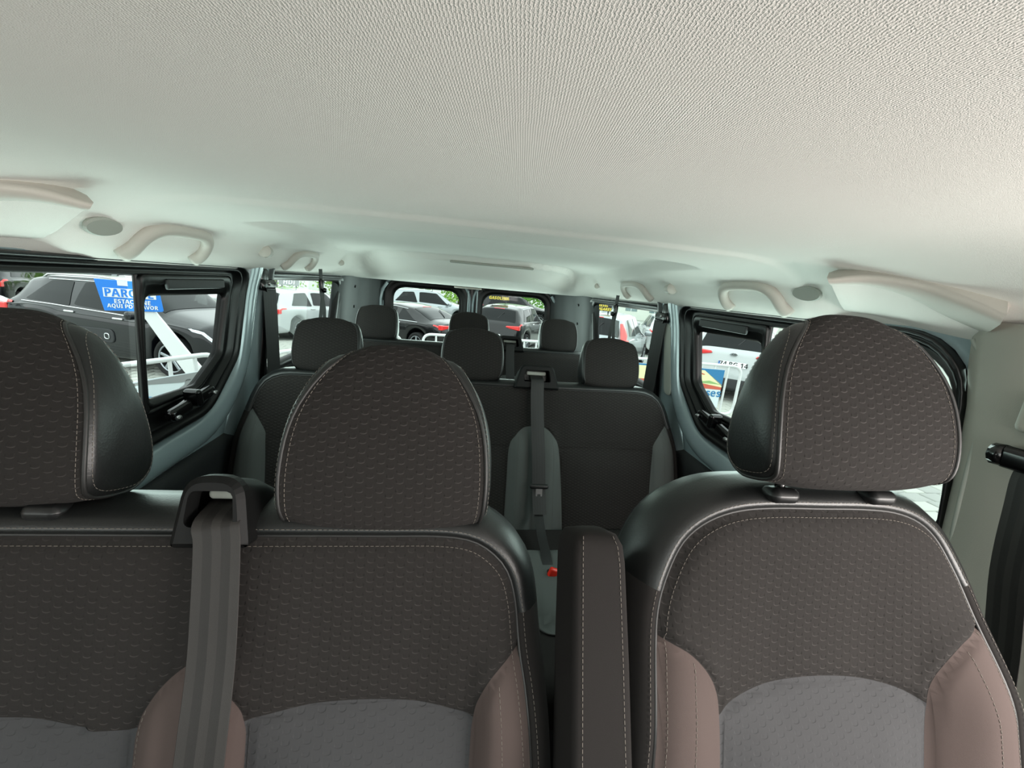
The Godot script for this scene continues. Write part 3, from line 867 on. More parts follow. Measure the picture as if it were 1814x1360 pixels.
func mirror(p: PackedVector2Array, about := 0.0) -> PackedVector2Array:
	var q := PackedVector2Array()
	for v in p: q.append(Vector2(2.0 * about - v.x, v.y))
	return q

func lift3(line: PackedVector2Array, f: Callable, up: float) -> PackedVector3Array:
	var q := PackedVector3Array()
	for p in line: q.append(f.call(p) + Vector3(0, 0, up))
	return q

# one upholstered back: outline (open line, bottom left - top - bottom right), panels [name, polygon, material], grooves between them
func upholster(seat: Node3D, xf: Transform3D, outline: PackedVector2Array, panels: Array, lines: Array, base: Callable, cell: float, deep: float, sew: Array, fine: bool, leather_down: float, mid_x: Array) -> MeshInstance3D:
	var f := func(p: Vector2) -> Vector3:
		var d := near_lines(lines, p, 0.016)
		var e := near_lines([outline], p, 0.03)
		return Vector3(p.x, p.y, base.call(p) - 0.0058 * exp(-pow(d / 0.0044, 2.0)) - 0.011 * pow(maxf(0.0, 1.0 - e / 0.026), 2.0))
	# leather border that rolls from the seam over the edge to the back
	var out := resample(outline, 140 if fine else 90, false)
	var n := normals2(out)
	var prof := [[-0.001, -0.014], [0.002, -0.009], [0.008, -0.0075], [0.017, -0.013], [0.026, -0.028], [0.032, -0.055], [0.031, -0.085], [0.022, -0.108], [0.002, -0.120], [-0.05, -0.124]]
	var made: MeshInstance3D
	for part in 2:
		var b := MB.new(); var rows := []
		for q in prof:
			var row := PackedVector3Array()
			for i in out.size():
				var upper: bool = out[i].y > leather_down
				var w: float = 1.0 - smoothstep(0.0, 0.08, -q[1] * deep / 0.12)
				row.append(Vector3(out[i].x + n[i].x * q[0], out[i].y + n[i].y * q[0], base.call(out[i]) * w + q[1] * deep / 0.12 if q[1] < -0.02 else base.call(out[i]) * w + q[1]))
			rows.append(row)
		var last := PackedVector3Array()
		for i in out.size(): last.append(Vector3(lerpf(out[i].x, mid_x[0], 0.6), minf(out[i].y, -0.10), -deep))
		rows.append(last)
		# split by height: leather above, cloth below
		var i0 := 0
		while out[i0].y < leather_down: i0 += 1
		var i1 := out.size() - 1
		while out[i1].y < leather_down: i1 -= 1
		if part == 0:
			var cut := []
			for r in rows: cut.append(r.slice(i0, i1 + 1))
			b.grid(cut)
			made = put("backrest", b, M.leather, seat)
			made.transform = xf
		else:
			var a := []; var c := []
			for r in rows: a.append(r.slice(0, i0 + 1)); c.append(r.slice(i1))
			b.grid(a); put("side_gusset", b, M.plain_cloth, made)
			b = MB.new(); b.grid(c); put("side_gusset", b, M.plain_cloth, made)
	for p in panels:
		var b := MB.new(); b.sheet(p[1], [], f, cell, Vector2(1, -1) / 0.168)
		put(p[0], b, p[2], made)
	# piping in the border seam, and stitching on both sides of it
	var pb := MB.new(); pb.tube(lift3(out, func(p): return Vector3(p.x, p.y, base.call(p) - 0.0115), 0.0), 0.0022, 6); put("piping", pb, M.piping, made)
	if fine:
		var sb := MB.new()
		stitches(sb, lift3(resample(offset_line(outline, -0.009), 220, false), f, 0.0003), 0.0034, 0.0020, 0.00032)
		var o2 := offset_line(out, 0.0075)
		var p3 := PackedVector3Array()
		for i in out.size(): p3.append(Vector3(o2[i].x, o2[i].y, base.call(out[i]) - 0.0072))
		stitches(sb, p3, 0.0034, 0.0020, 0.00032)
		stuff(put("stitching", sb, M.thread, made))
	if sew.size():
		var sb := MB.new()
		for l in sew: stitches(sb, lift3(resample(l, 60, false), f, 0.0003), 0.0034, 0.0020, 0.00032)
		stuff(put("bolster_stitching", sb, M.thread if fine else M.dark_thread, made))
	return made

func headrest(seat: Node3D, xf: Transform3D, w: float, h: float, square: float, fine: bool, thick := 1.0) -> void:
	var prof := smooth2(scaled(P2([-0.012, -0.002, 0.001, 0.012, 0.006, 0.05, 0.004, 0.10, -0.004, 0.148, -0.012, 0.174, -0.024, 0.188, -0.036, 0.184, -0.046, 0.160, -0.062, 0.11, -0.080, 0.05, -0.082, 0.015, -0.066, -0.003, -0.04, -0.006]), Vector2(thick, h / 0.19)), true, 4)
	var round_w := [-0.01, 0.95, 0.015, 0.99, 0.05, 1.0, 0.09, 0.97, 0.12, 0.905, 0.145, 0.80, 0.165, 0.68, 0.18, 0.56, 0.192, 0.46]
	var square_w := [-0.01, 0.90, 0.02, 0.98, 0.06, 1.0, 0.11, 0.985, 0.15, 0.93, 0.172, 0.84, 0.186, 0.68, 0.193, 0.55]
	var wide := func(y: float) -> float: return w * lerpf(soft(round_w, y * 0.19 / h), soft(square_w, y * 0.19 / h), square)
	var c := Vector2(-0.032 * thick, h * 0.45)
	var m := prof.size()
	var cols := 25 if fine else 13
	var rows := []; var uvs := []; var run := 0.0
	for i in m + 1:
		var p := prof[i % m]
		if i: run += prof[i % m].distance_to(prof[i - 1])
		var row := PackedVector3Array(); var uv := []
		for k in cols:
			var s := lerpf(-1, 1, k / float(cols - 1))
			var q: Vector2 = c + (p - c) * (1.0 - 0.11 * pow(absf(s), 3.0))
			row.append(Vector3(s * wide.call(p.y), q.y, q.x)); uv.append(Vector2(s * wide.call(p.y), -run) / 0.168)
		rows.append(row); uvs.append(uv)
	var b := MB.new(); b.grid(rows, false, uvs)
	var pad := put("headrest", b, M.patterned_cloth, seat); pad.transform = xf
	var sb := MB.new()
	for sg in [-1.0, 1.0]:
		var pb := MB.new(); var side := MB.new()
		var edge := PackedVector3Array(); var s1 := PackedVector3Array(); var s2 := PackedVector3Array()
		for i in m + 1:
			var p := prof[i % m]
			var q: Vector2 = c + (p - c) * 0.89
			edge.append(Vector3(sg * wide.call(p.y), q.y, q.x))
			var t: Vector2 = c + (p - c) * (1.0 - 0.11 * pow(0.935, 3.0)); s1.append(Vector3(sg * 0.935 * wide.call(p.y), t.y, t.x) + (Vector3(0, t.y, t.x) - Vector3(0, c.y, c.x)).normalized() * 0.0005)
		var cap := []
		for r in [1.0, 0.97, 0.92, 0.8, 0.6, 0.3, 0.0]:
			var row := PackedVector3Array()
			for i in m + 1:
				var p := prof[i % m]
				var q: Vector2 = c + (p - c) * 0.89 * r
				row.append(Vector3(sg * (wide.call(q.y if r < 1.0 else p.y) * (1.0 if r > 0.0 else 1.0) + 0.009 * sqrt(maxf(0.0, 1.0 - r * r)) - (0.003 if r > 0.96 and r < 1.0 else 0.0)), q.y, q.x))
			cap.append(row)
			if r == 0.92: s2 = row
		side.grid(cap, false, [], sg < 0)
		pb.tube(edge, 0.0022, 6, false, false)
		put("side_panel", side, M.leather, pad); put("piping", pb, M.piping, pad)
		if fine:
			var off := PackedVector3Array()
			for p in s2: off.append(p + Vector3(sg * 0.0006, 0, 0))
			stitches(sb, s1, 0.0034, 0.0020, 0.00032); stitches(sb, off, 0.0034, 0.0020, 0.00028)
	if fine: stuff(put("stitching", sb, M.thread, pad))
	if true:
		for sg in [-1.0, 1.0]:
			b = MB.new(); b.tube(PackedVector3Array([Vector3(sg * 0.064, -0.018, -0.052), Vector3(sg * 0.064, 0.02, -0.046)]), 0.0055, 10); put("post", b, M.black_gloss if fine else M.steel, pad)
			b = MB.new(); b.rbox(Vector3(0.036, 0.018, 0.028), 0.0085, Vector3(sg * 0.064, -0.016, -0.050) if thick < 1.12 else Vector3(sg * 0.064, -0.007, -0.020), Basis(), 3); put("post_guide", b, M.black_plastic, pad)

func belt_guide(seat: Node3D, xf: Transform3D, wb: float, wt: float, h: float) -> void:
	# moulded hood that the middle belt comes out of
	var o := rounded(P2([-wb, 0.0, -wt, h, wt, h, wb, 0.0]), [0.006, 0.026, 0.026, 0.006])
	var slot := rounded(P2([-wt * 0.86, h * 0.30, -wt * 0.74, h * 0.80, wt * 0.74, h * 0.80, wt * 0.86, h * 0.30]), 0.008)
	var b := MB.new(); b.prism(o, 0.022, 0.006, Transform3D(), [slot])
	var g := put("belt_guide", b, M.guide_plastic, seat); g.transform = xf
	b = MB.new(); var rows := []
	for q in [[1.0, 0.0, 0.0], [1.02, -0.006, -0.02], [1.04, -0.012, -0.05], [1.06, -0.03, -0.09], [0.8, -0.06, -0.10]]:
		var row := PackedVector3Array()
		for p in o: row.append(Vector3(p.x * q[0], p.y + q[1] * (p.y / h), q[2]))
		rows.append(row)
	b.grid(rows, true, [], true); put("hood", b, M.guide_plastic, g)
	b = MB.new(); b.rbox(Vector3(wt * 1.25, h * 0.16, 0.010), 0.005, Vector3(0, h * 0.68, -0.020), Basis(), 3); put("slot_roller", b, M.plug, g)
	b = MB.new(); b.rbox(Vector3(wt * 1.5, h * 0.5, 0.01), 0.004, Vector3(0, h * 0.6, -0.035)); put("slot_back", b, M.black_rubber, g)

func cushion(seat: Node3D, size: Vector3, at: Vector3, pads: Array) -> void:
	# pads: [name, polygon in x and depth (front = 0), material, height]
	var b := MB.new(); b.rbox(size, 0.05, at + Vector3(0, -size.y * 0.5, -size.z * 0.5), Basis(), 4)
	var c := put("seat_cushion", b, M.plain_cloth, seat)
	for p in pads:
		b = MB.new()
		var hgt: float = p[3]
		var poly: PackedVector2Array = p[1]
		var ring_line := poly.duplicate(); ring_line.append(poly[0])
		var f := func(q: Vector2) -> Vector3:
			var e := near_lines([ring_line], q, 0.05)
			var roll := 0.06 * pow(maxf(0.0, 1.0 - (q.y + 0.0) / 0.07), 2.0)
			return at + Vector3(q.x, 0.004 + hgt * (1.0 - pow(1.0 - e / 0.05, 2.0)) - roll, -q.y + 0.006)
		b.sheet(poly, [], f, 0.02, Vector2.ONE / 0.168, true)
		put(p[0], b, p[2], c)
		var tb := MB.new(); var path := PackedVector3Array()
		for q in ring_line: path.append(f.call(q))
		tb.tube(path, 0.0018, 5); put("piping", tb, M.piping, c)

func front_seats() -> void:
	var rec := deg_to_rad(17.0)
	# ---- driver's seat (right of the picture)
	var o := thing("driver_seat", "single driver's seat on the right with a folded up armrest and grey lumbar panel", "seat", Vector3(0.368, 0.92, -0.37))
	var xf := Transform3D(Basis(Vector3.RIGHT, -rec), Vector3.ZERO)
	var half := smooth2(P2([0.0, 0.010, 0.06, 0.010, 0.105, 0.006, 0.140, -0.006, 0.168, -0.028, 0.188, -0.062, 0.202, -0.10, 0.211, -0.15, 0.217, -0.20, 0.222, -0.27, 0.228, -0.38, 0.23, -0.52]), false, 4)
	var outline := rev(mirror(half)); outline.remove_at(outline.size() - 1); outline.append_array(half)
	var bol := smooth2(P2([0.2065, -0.124, 0.175, -0.138, 0.153, -0.158, 0.138, -0.182, 0.132, -0.210, 0.129, -0.28, 0.130, -0.52]), false, 4)
	var lum := smooth2(P2([-0.132, -0.210, -0.10, -0.196, -0.05, -0.187, 0.0, -0.184, 0.05, -0.187, 0.10, -0.196, 0.132, -0.210]), false, 4)
	var base := func(p: Vector2) -> float:
		var ax := absf(p.x)
		return 0.034 * smoothstep(0.115, 0.185, ax) * smoothstep(-0.08, -0.22, p.y) - 0.012 * smoothstep(0.03, -0.16, p.y) * (1.0 - smoothstep(0.05, 0.15, ax)) + 0.016 * smoothstep(-0.185, -0.26, p.y) * (1.0 - smoothstep(0.06, 0.14, ax)) - 0.012 * pow(ax / 0.2, 4.0) * smoothstep(-0.1, 0.0, p.y)
	driver_panels(o, xf, outline, bol, lum, base)
	headrest(o, xf * Transform3D(Basis(), Vector3(0.010, 0.042, 0.040)), 0.110, 0.196, 0.05, true)
	cushion(o, Vector3(0.48, 0.16, 0.52), Vector3(0, -0.46, 0.56), [])
	var ab := MB.new()      # armrest folded up beside the seat, widening towards its pivot
	var ax := Transform3D(Basis(Vector3.RIGHT, -0.42), Vector3(-0.272, -0.238, 0.062))
	var arm_rows := []
	for q in [[-0.26, 0.9, 0.9], [-0.25, 1.0, 1.0], [-0.1, 1.0, 1.0], [0.10, 0.95, 0.97], [0.195, 0.90, 0.92], [0.212, 0.86, 0.86], [0.222, 0.74, 0.68], [0.226, 0.45, 0.3], [0.226, 0.0, 0.0]]:
		var row := PackedVector3Array()
		for p in rounded(rect(-0.032 * q[1], -0.045 * q[2], 0.032 * q[1], 0.040 * q[2]), 0.010, 4): row.append(ax * Vector3(p.x, q[0], p.y))
		arm_rows.append(row)
	ab.grid(arm_rows, true, [], true)
	var arm := put("armrest", ab, M.plain_cloth, o)
	ab = MB.new()
	for sx in [-1.0, 1.0]:
		stitches(ab, PackedVector3Array([ax * Vector3(sx * 0.0225, -0.25, 0.0402), ax * Vector3(sx * 0.0225, -0.1, 0.0402), ax * Vector3(sx * 0.0212, 0.10, 0.039), ax * Vector3(sx * 0.0200, 0.195, 0.0372), ax * Vector3(sx * 0.0190, 0.212, 0.0346), ax * Vector3(sx * 0.0165, 0.2222, 0.0275)]), 0.0036, 0.0020, 0.00036)
	stuff(put("stitching", ab, M.thread, arm))
	# ---- double passenger bench (left of the picture)
	o = thing("front_passenger_bench", "double front passenger bench on the left with two headrests and a middle belt hood", "seat", Vector3(-0.13, 0.872, -0.40))
	var r_half := smooth2(P2([0.0, 0.0, 0.055, 0.0, 0.092, -0.005, 0.118, -0.020, 0.136, -0.042, 0.146, -0.076, 0.152, -0.124, 0.159, -0.165, 0.168, -0.25, 0.175, -0.38, 0.178, -0.52]), false, 4)
	outline = rev(mirror(r_half, -0.21)); outline.append_array(r_half)
	var bolr := smooth2(P2([0.151, -0.120, 0.124, -0.142, 0.110, -0.164, 0.103, -0.190, 0.101, -0.245, 0.100, -0.52]), false, 4)
	var bolm := smooth2(P2([-0.182, -0.118, -0.160, -0.134, -0.143, -0.157, -0.131, -0.184, -0.128, -0.24, -0.128, -0.52]), false, 4)
	var boll := mirror(bolm, -0.1795); var bolo := mirror(bolr, -0.21)
	var lumr := smooth2(P2([-0.131, -0.184, -0.073, -0.177, -0.017, -0.175, 0.041, -0.179, 0.103, -0.190]), false, 4)
	var luml := mirror(lumr, -0.2035)
	base = func(p: Vector2) -> float:
		var k := smoothstep(-0.09, -0.20, p.y)
		var hb := 0.0
		for q in [[0.14, 0.045], [-0.18, 0.055], [-0.55, 0.06]]: hb = maxf(hb, 1.0 - smoothstep(0.3, 1.05, absf(p.x - q[0]) / q[1]))
		if p.x > 0.14 or p.x < -0.55: hb = 1.0
		var lb := 0.0
		for q in [-0.013, -0.385]: lb = maxf(lb, 1.0 - smoothstep(0.4, 1.0, absf(p.x - q) / 0.12))
		return 0.026 * hb * k + 0.013 * lb * smoothstep(-0.172, -0.25, p.y) - 0.008 * lb * smoothstep(0.02, -0.14, p.y)
	var top := PackedVector2Array()
	for p in outline:
		if p.y > -0.119: top.append(p)
	var upper := top.duplicate()
	upper.append_array(upto(bolr, -0.190)); upper.append_array(rev(lumr).slice(1)); upper.append_array(rev(upto(bolm, -0.184)).slice(1)); upper.append_array(upto(boll, -0.184).slice(1)); upper.append_array(rev(luml) if luml[0].x < luml[-1].x else luml); upper.append_array(rev(upto(bolo, -0.190)))
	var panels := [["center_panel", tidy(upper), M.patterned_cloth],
		["lumbar_panel", tidy(join([lumr, from(bolr, -0.190), rev(from(bolm, -0.184))])), M.lumbar_cloth],
		["lumbar_panel", tidy(join([rev(luml), from(boll, -0.184), rev(from(bolo, -0.190))])), M.lumbar_cloth],
		["bolster", tidy(join([bolr, rev(below(outline, -0.120, true))])), M.bolster_cloth],
		["bolster", tidy(join([bolm, rev(boll)])), M.bolster_cloth],
		["bolster", tidy(join([bolo, below(outline, -0.120, false)])), M.bolster_cloth]]
	var sew := [smooth2(P2([0.128, -0.150, 0.132, -0.20, 0.138, -0.30, 0.142, -0.5]), false), smooth2(P2([-0.2185, -0.164, -0.2205, -0.22, -0.222, -0.5]), false)]
	upholster(o, xf, outline, panels, [bolr, bolm, boll, bolo, lumr, luml], base, 0.006, 0.115, sew, true, -0.09, [-0.2])
	headrest(o, xf * Transform3D(Basis(), Vector3(-0.006, 0.006, -0.002)), 0.110, 0.212, 0.0, true, 1.1)
	headrest(o, xf * Transform3D(Basis(), Vector3(-0.406, 0.028, -0.002)), 0.108, 0.203, 0.0, true, 1.15)
	belt_guide(o, xf * Transform3D(Basis(Vector3.UP, 0.0), Vector3(-0.172, -0.006, 0.004)), 0.037, 0.027, 0.072)
	cushion(o, Vector3(0.80, 0.16, 0.52), Vector3(-0.19, -0.44, 0.60), [])

func driver_panels(o: Node3D, xf: Transform3D, outline: PackedVector2Array, bol: PackedVector2Array, lum: PackedVector2Array, base: Callable) -> void:
	var lb := mirror(bol)
	var top := PackedVector2Array()
	for p in outline:
		if p.y > -0.122: top.append(p)
	var upper := top.duplicate()
	upper.append_array(upto(bol, -0.210)); upper.append_array(rev(lum).slice(1)); upper.append_array(rev(upto(lb, -0.210)).slice(1))
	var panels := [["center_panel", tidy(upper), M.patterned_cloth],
		["lumbar_panel", tidy(join([lum, from(bol, -0.210), rev(from(lb, -0.210))])), M.lumbar_cloth],
		["bolster", tidy(join([bol, rev(below(outline, -0.124, true))])), M.bolster_cloth],
		["bolster", tidy(join([lb, below(outline, -0.124, false)])), M.bolster_cloth]]
	var s := smooth2(P2([0.171, -0.146, 0.178, -0.19, 0.182, -0.25, 0.187, -0.5]), false)
	upholster(o, xf, outline, panels, [bol, lb, lum], base, 0.006, 0.12, [s, mirror(s)], true, -0.085, [0.0])

func upto(p: PackedVector2Array, y: float) -> PackedVector2Array:
	var q := PackedVector2Array()
	for v in p:
		if v.y >= y - 1e-5: q.append(v)
	return q

func from(p: PackedVector2Array, y: float) -> PackedVector2Array:
	var q := PackedVector2Array()
	for v in p:
		if v.y <= y + 1e-5: q.append(v)
	return q

func below(outline: PackedVector2Array, y: float, right: bool) -> PackedVector2Array:
	var q := PackedVector2Array(); var mid := (outline[0].x + outline[-1].x) * 0.5
	for v in outline:
		if v.y < y and (v.x > mid) == right: q.append(v)
	return q

func join(a: Array) -> PackedVector2Array:
	var q := PackedVector2Array()
	for p in a: q.append_array(p)
	return q

func tidy(p: PackedVector2Array) -> PackedVector2Array:
	var q := PackedVector2Array()
	for v in p:
		if q.is_empty() or q[-1].distance_to(v) > 2e-4: q.append(v)
	if q.size() > 2 and q[0].distance_to(q[-1]) < 2e-4: q.remove_at(q.size() - 1)
	return q

func rear_benches() -> void:
	var o := thing("rear_bench", "three seat bench of the second row, right behind the front seats", "bench seat", Vector3(0, 0.79, -1.44), "three seat benches")
	var xf := Transform3D(Basis(Vector3.RIGHT, -deg_to_rad(17.0)), Vector3.ZERO)
	var half := smooth2(P2([0.0, 0.0, 0.30, 0.0, 0.60, 0.002, 0.672, -0.006, 0.712, -0.030, 0.738, -0.080, 0.758, -0.16, 0.785, -0.32, 0.79, -0.55]), false, 4)
	var outline := rev(mirror(half)); outline.remove_at(outline.size() - 1); outline.append_array(half)
	# seams: outer bolster of the right seat, its inner bolster, the middle seat's, mirrored for the left seat
	var bo := smooth2(P2([0.748, -0.118, 0.720, -0.150, 0.695, -0.190, 0.690, -0.226, 0.684, -0.36, 0.68, -0.55]), false, 4)
	var bi := smooth2(P2([0.232, -0.142, 0.270, -0.146, 0.300, -0.175, 0.325, -0.222, 0.340, -0.36, 0.352, -0.55]), false, 4)
	var bm := smooth2(P2([0.226, -0.142, 0.190, -0.146, 0.160, -0.175, 0.138, -0.222, 0.134, -0.36, 0.130, -0.55]), false, 4)
	var lu := smooth2(P2([0.325, -0.222, 0.42, -0.216, 0.52, -0.214, 0.61, -0.218, 0.690, -0.226]), false, 4)
	var bn := mirror(bm, -0.015); var bj := mirror(bi, -0.015); var bp := mirror(bo); 
	var lm := smooth2(P2([bn[12].x, -0.222, -0.09, -0.215, -0.015, -0.213, 0.06, -0.215, 0.138, -0.222]), false, 4)
	var ll := smooth2(P2([-0.690, -0.226, -0.61, -0.218, -0.52, -0.214, -0.43, -0.216, -0.355, -0.222]), false, 4)
	var base := func(p: Vector2) -> float:
		var k := smoothstep(-0.10, -0.24, p.y); var hb := 0.0
		for q in [[0.735, 0.06], [0.275, 0.05], [0.185, 0.05], [-0.215, 0.05], [-0.305, 0.05], [-0.735, 0.06]]: hb = maxf(hb, 1.0 - smoothstep(0.3, 1.1, absf(p.x - q[0]) / q[1]))
		var lb := 0.0
		for q in [0.515, -0.015, -0.52]: lb = maxf(lb, 1.0 - smoothstep(0.5, 1.0, absf(p.x - q) / 0.17))
		return 0.032 * hb * k + 0.016 * lb * smoothstep(-0.21, -0.30, p.y) - 0.010 * lb * smoothstep(0.0, -0.18, p.y)
	var top := PackedVector2Array()
	for p in outline:
		if p.y > -0.117: top.append(p)
	var upper := join([top, upto(bo, -0.226), rev(lu).slice(1), rev(upto(bi, -0.222)).slice(1), upto(bm, -0.222), rev(lm).slice(1), rev(upto(bn, -0.222)).slice(1), upto(bj, -0.222), rev(ll).slice(1), rev(upto(bp, -0.226)).slice(1)])
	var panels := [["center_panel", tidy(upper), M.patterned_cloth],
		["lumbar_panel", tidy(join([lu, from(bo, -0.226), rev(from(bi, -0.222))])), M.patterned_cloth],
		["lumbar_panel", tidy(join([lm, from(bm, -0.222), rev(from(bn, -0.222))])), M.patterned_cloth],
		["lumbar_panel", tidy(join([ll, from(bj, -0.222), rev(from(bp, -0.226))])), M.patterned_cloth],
		["bolster", tidy(join([bo, rev(below(outline, -0.118, true))])), M.bolster_dark],
		["bolster", tidy(join([bm, rev(bi)])), M.bolster_dark], ["bolster", tidy(join([bj, rev(bn)])), M.bolster_dark],
		["bolster", tidy(join([bp, below(outline, -0.118, false)])), M.bolster_dark]]
	var sew := [smooth2(P2([0.722, -0.16, 0.728, -0.26, 0.735, -0.55]), false), smooth2(P2([0.292, -0.178, 0.300, -0.26, 0.306, -0.55]), false), smooth2(P2([0.170, -0.178, 0.166, -0.26, 0.164, -0.55]), false), smooth2(P2([-0.722, -0.16, -0.728, -0.26, -0.735, -0.55]), false)]
	upholster(o, xf, outline, panels, [bo, bi, bm, bn, bj, bp, lu, lm, ll], base, 0.014, 0.11, sew, false, -0.15, [0.0])
	for x in [-0.522, -0.011, 0.519]: headrest(o, xf * Transform3D(Basis(), Vector3(x, 0.022, 0.0)), 0.108, 0.192, 1.0, false)
	belt_guide(o, xf * Transform3D(Basis(), Vector3(0.229, -0.004, 0.006)), 0.085, 0.060, 0.088)
	var pads := []
	for q in [[0.515, 0.17], [-0.015, 0.16], [-0.52, 0.17]]:
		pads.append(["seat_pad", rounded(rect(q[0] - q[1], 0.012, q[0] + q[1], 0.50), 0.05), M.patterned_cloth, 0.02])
	for x in [0.23, -0.27]:
		pads.append(["seat_bolster", rounded(P2([x - 0.05, 0.14, x + 0.05, 0.14, x + 0.105, 0.30, x + 0.10, 0.46, x - 0.10, 0.46, x - 0.105, 0.30]), 0.045), M.bolster_dark, 0.035])
	cushion(o, Vector3(1.52, 0.15, 0.62), Vector3(0, -0.47, 0.77), pads)
	var b := MB.new()      # steel frame and legs under the cushion
	b.rbox(Vector3(1.40, 0.05, 0.40), 0.015, Vector3(0, -0.64, 0.42)); put("seat_frame", b, M.black_plastic, o)
	for x in [-0.6, -0.05, 0.6]:
		b = MB.new(); b.rbox(Vector3(0.05, 0.28, 0.30), 0.012, Vector3(x, -0.78, 0.42)); put("leg", b, M.black_plastic, o)
	var r := o.duplicate(); r.name = numbered("rear_bench"); add_child(r, true); r.position = Vector3(0, 0.787, -2.31)
	tag(r, "three seat bench of the third row, in front of the rear doors", "bench seat", "three seat benches")

# ------------------------------------------------------------------ belts
func belts() -> void:
	var rec := deg_to_rad(17.0)
	var up := Vector3(0, cos(rec), -sin(rec)); var out := Vector3(0, sin(rec), cos(rec))
	# middle belt of the front bench
	var o := thing("seat_belt", "brown grey ribbed belt hanging from the hood between the two front bench seats", "seat belt", Vector3(-0.13, 0.872, -0.40))
	var pts := PackedVector3Array()
	for q in [[-0.167, 0.036, -0.030], [-0.166, 0.030, -0.006], [-0.164, 0.020, 0.0155], [-0.160, 0.0, 0.019], [-0.1555, -0.05, 0.023], [-0.1515, -0.11, 0.028], [-0.149, -0.17, 0.037], [-0.147, -0.24, 0.046], [-0.144, -0.38, 0.055], [-0.14, -0.50, 0.06]]:
		pts.append(Vector3(q[0], 0, 0) + up * q[1] + out * q[2])
	var b := MB.new(); strap(b, smooth3(pts, 5), [Vector3.RIGHT], 0.042, 0.0014); put("webbing", b, M.webbing, o)
	# driver's belt on the pillar at the right edge
	o = thing("seat_belt", "dark driver's belt hanging from a black anchor on the right front pillar", "seat belt", Vector3.ZERO)
	var wide := [Vector3(-0.25, 0.05, 1.0).normalized()]
	b = MB.new(); pts = PackedVector3Array([Vector3(0.772, 0.975, -0.415), Vector3(0.757, 0.962, -0.432), Vector3(0.750, 0.945, -0.435), Vector3(0.748, 0.90, -0.430), Vector3(0.748, 0.80, -0.418), Vector3(0.752, 0.65, -0.39), Vector3(0.76, 0.3, -0.34)])
	strap(b, smooth3(pts, 5), wide, 0.050, 0.0014); put("webbing", b, M.webbing, o)
	b = MB.new(); b.rbox(Vector3(0.02, 0.034, 0.094), 0.010, Vector3(0.758, 0.967, -0.432), Basis(Vector3.UP, 0.2), 3)
	b.rbox(Vector3(0.022, 0.05, 0.04), 0.011, Vector3(0.764, 0.988, -0.418), Basis(), 3)
	b.tube(PackedVector3Array([Vector3(0.752, 0.966, -0.484), Vector3(0.752, 0.968, -0.470)]), 0.0165, 12)
	var an := put("anchor", b, M.black_gloss, o)
	b = MB.new(); b.tube(PackedVector3Array([Vector3(0.772, 0.99, -0.415), Vector3(0.748, 0.992, -0.415)]), 0.012, 12); put("bolt_cap", b, M.black_plastic, an)
	b = MB.new(); b.rbox(Vector3(0.022, 0.06, 0.036), 0.010, Vector3(0.765, 1.035, -0.462), Basis(), 3); put("height_slider", b, M.pillar_trim, o)
	# belts of the two rear rows
	for row in 2:
		var z := -1.44 if row == 0 else -2.31
		var y := 0.79 if row == 0 else 0.787
		o = thing("seat_belt", ["black belt hanging from the second row's belt hood, with tongue and red buckle below", "black belt on the third row's belt hood, seen between the headrests"][row], "seat belt", Vector3(0, y, z))
		pts = PackedVector3Array()
		for q in [[0.229, 0.050, -0.024], [0.229, 0.040, 0.002], [0.229, 0.024, 0.021], [0.229, -0.03, 0.026], [0.232, -0.12, 0.036], [0.238, -0.24, 0.052], [0.242, -0.36, 0.062], [0.244, -0.44, 0.085]]:
			pts.append(Vector3(q[0], 0, 0) + up * q[1] + out * q[2])
		b = MB.new(); strap(b, smooth3(pts, 5), [Vector3.RIGHT], 0.047, 0.0016); var web := put("webbing", b, M.dark_webbing, o)
		if row == 0:
			b = MB.new(); strap(b, smooth3(PackedVector3Array([Vector3(0.243, -0.395, 0.185), Vector3(0.240, -0.425, 0.28), Vector3(0.234, -0.428, 0.40), Vector3(0.230, -0.440, 0.45)]), 5), [Vector3.RIGHT], 0.03, 0.0016); put("lap_webbing", b, M.dark_webbing, o)
			var tr := Transform3D(Basis(Vector3.RIGHT, -rec), pts[6] + out * 0.004 + up * 0.012)
			b = MB.new(); b.rbox(Vector3(0.066, 0.016, 0.012), 0.005, tr * Vector3.ZERO, tr.basis); put("tongue_grip", b, M.black_plastic, o)
			b = MB.new(); b.prism(rounded(rect(-0.012, -0.048, 0.012, -0.004), 0.005), 0.003, 0.0008, tr, [rounded(rect(-0.006, -0.040, 0.006, -0.026), 0.002)]); put("tongue", b, M.steel, o)
	var z2 := Vector3(0.232, 0.352, -0.985)
	o = thing("belt_buckle", "red topped belt buckle poking out of the second row cushion", "buckle", z2)
	b = MB.new(); b.rbox(Vector3(0.034, 0.06, 0.026), 0.007, Vector3(0, -0.02, 0), Basis(Vector3.FORWARD, 0.35)); put("casing", b, M.black_plastic, o)
	b = MB.new(); b.rbox(Vector3(0.026, 0.030, 0.016), 0.005, Vector3(0.006, 0.012, 0.009), Basis(Vector3.FORWARD, 0.35)); put("release_button", b, M.red_plastic, o)
	# belts of the outer seats: from the pillar behind the sliding windows, and from the roof
	for s in [-1.0, 1.0]:
		var sn := "left" if s < 0 else "right"
		o = thing("seat_belt", "black outer belt of the second row hanging beside the %s rear side window" % sn, "seat belt", Vector3.ZERO)
		pts = PackedVector3Array([Vector3(s * 0.782, 1.085, -1.60), Vector3(s * 0.764, 1.075, -1.615), Vector3(s * 0.760, 1.05, -1.62), Vector3(s * 0.762, 0.9, -1.628), Vector3(s * 0.768, 0.7, -1.64), Vector3(s * 0.78, 0.4, -1.65)])
		b = MB.new(); strap(b, smooth3(pts, 4), [Vector3(0.1 * s, 0, 1)], 0.085, 0.0016); put("webbing", b, M.dark_webbing, o)
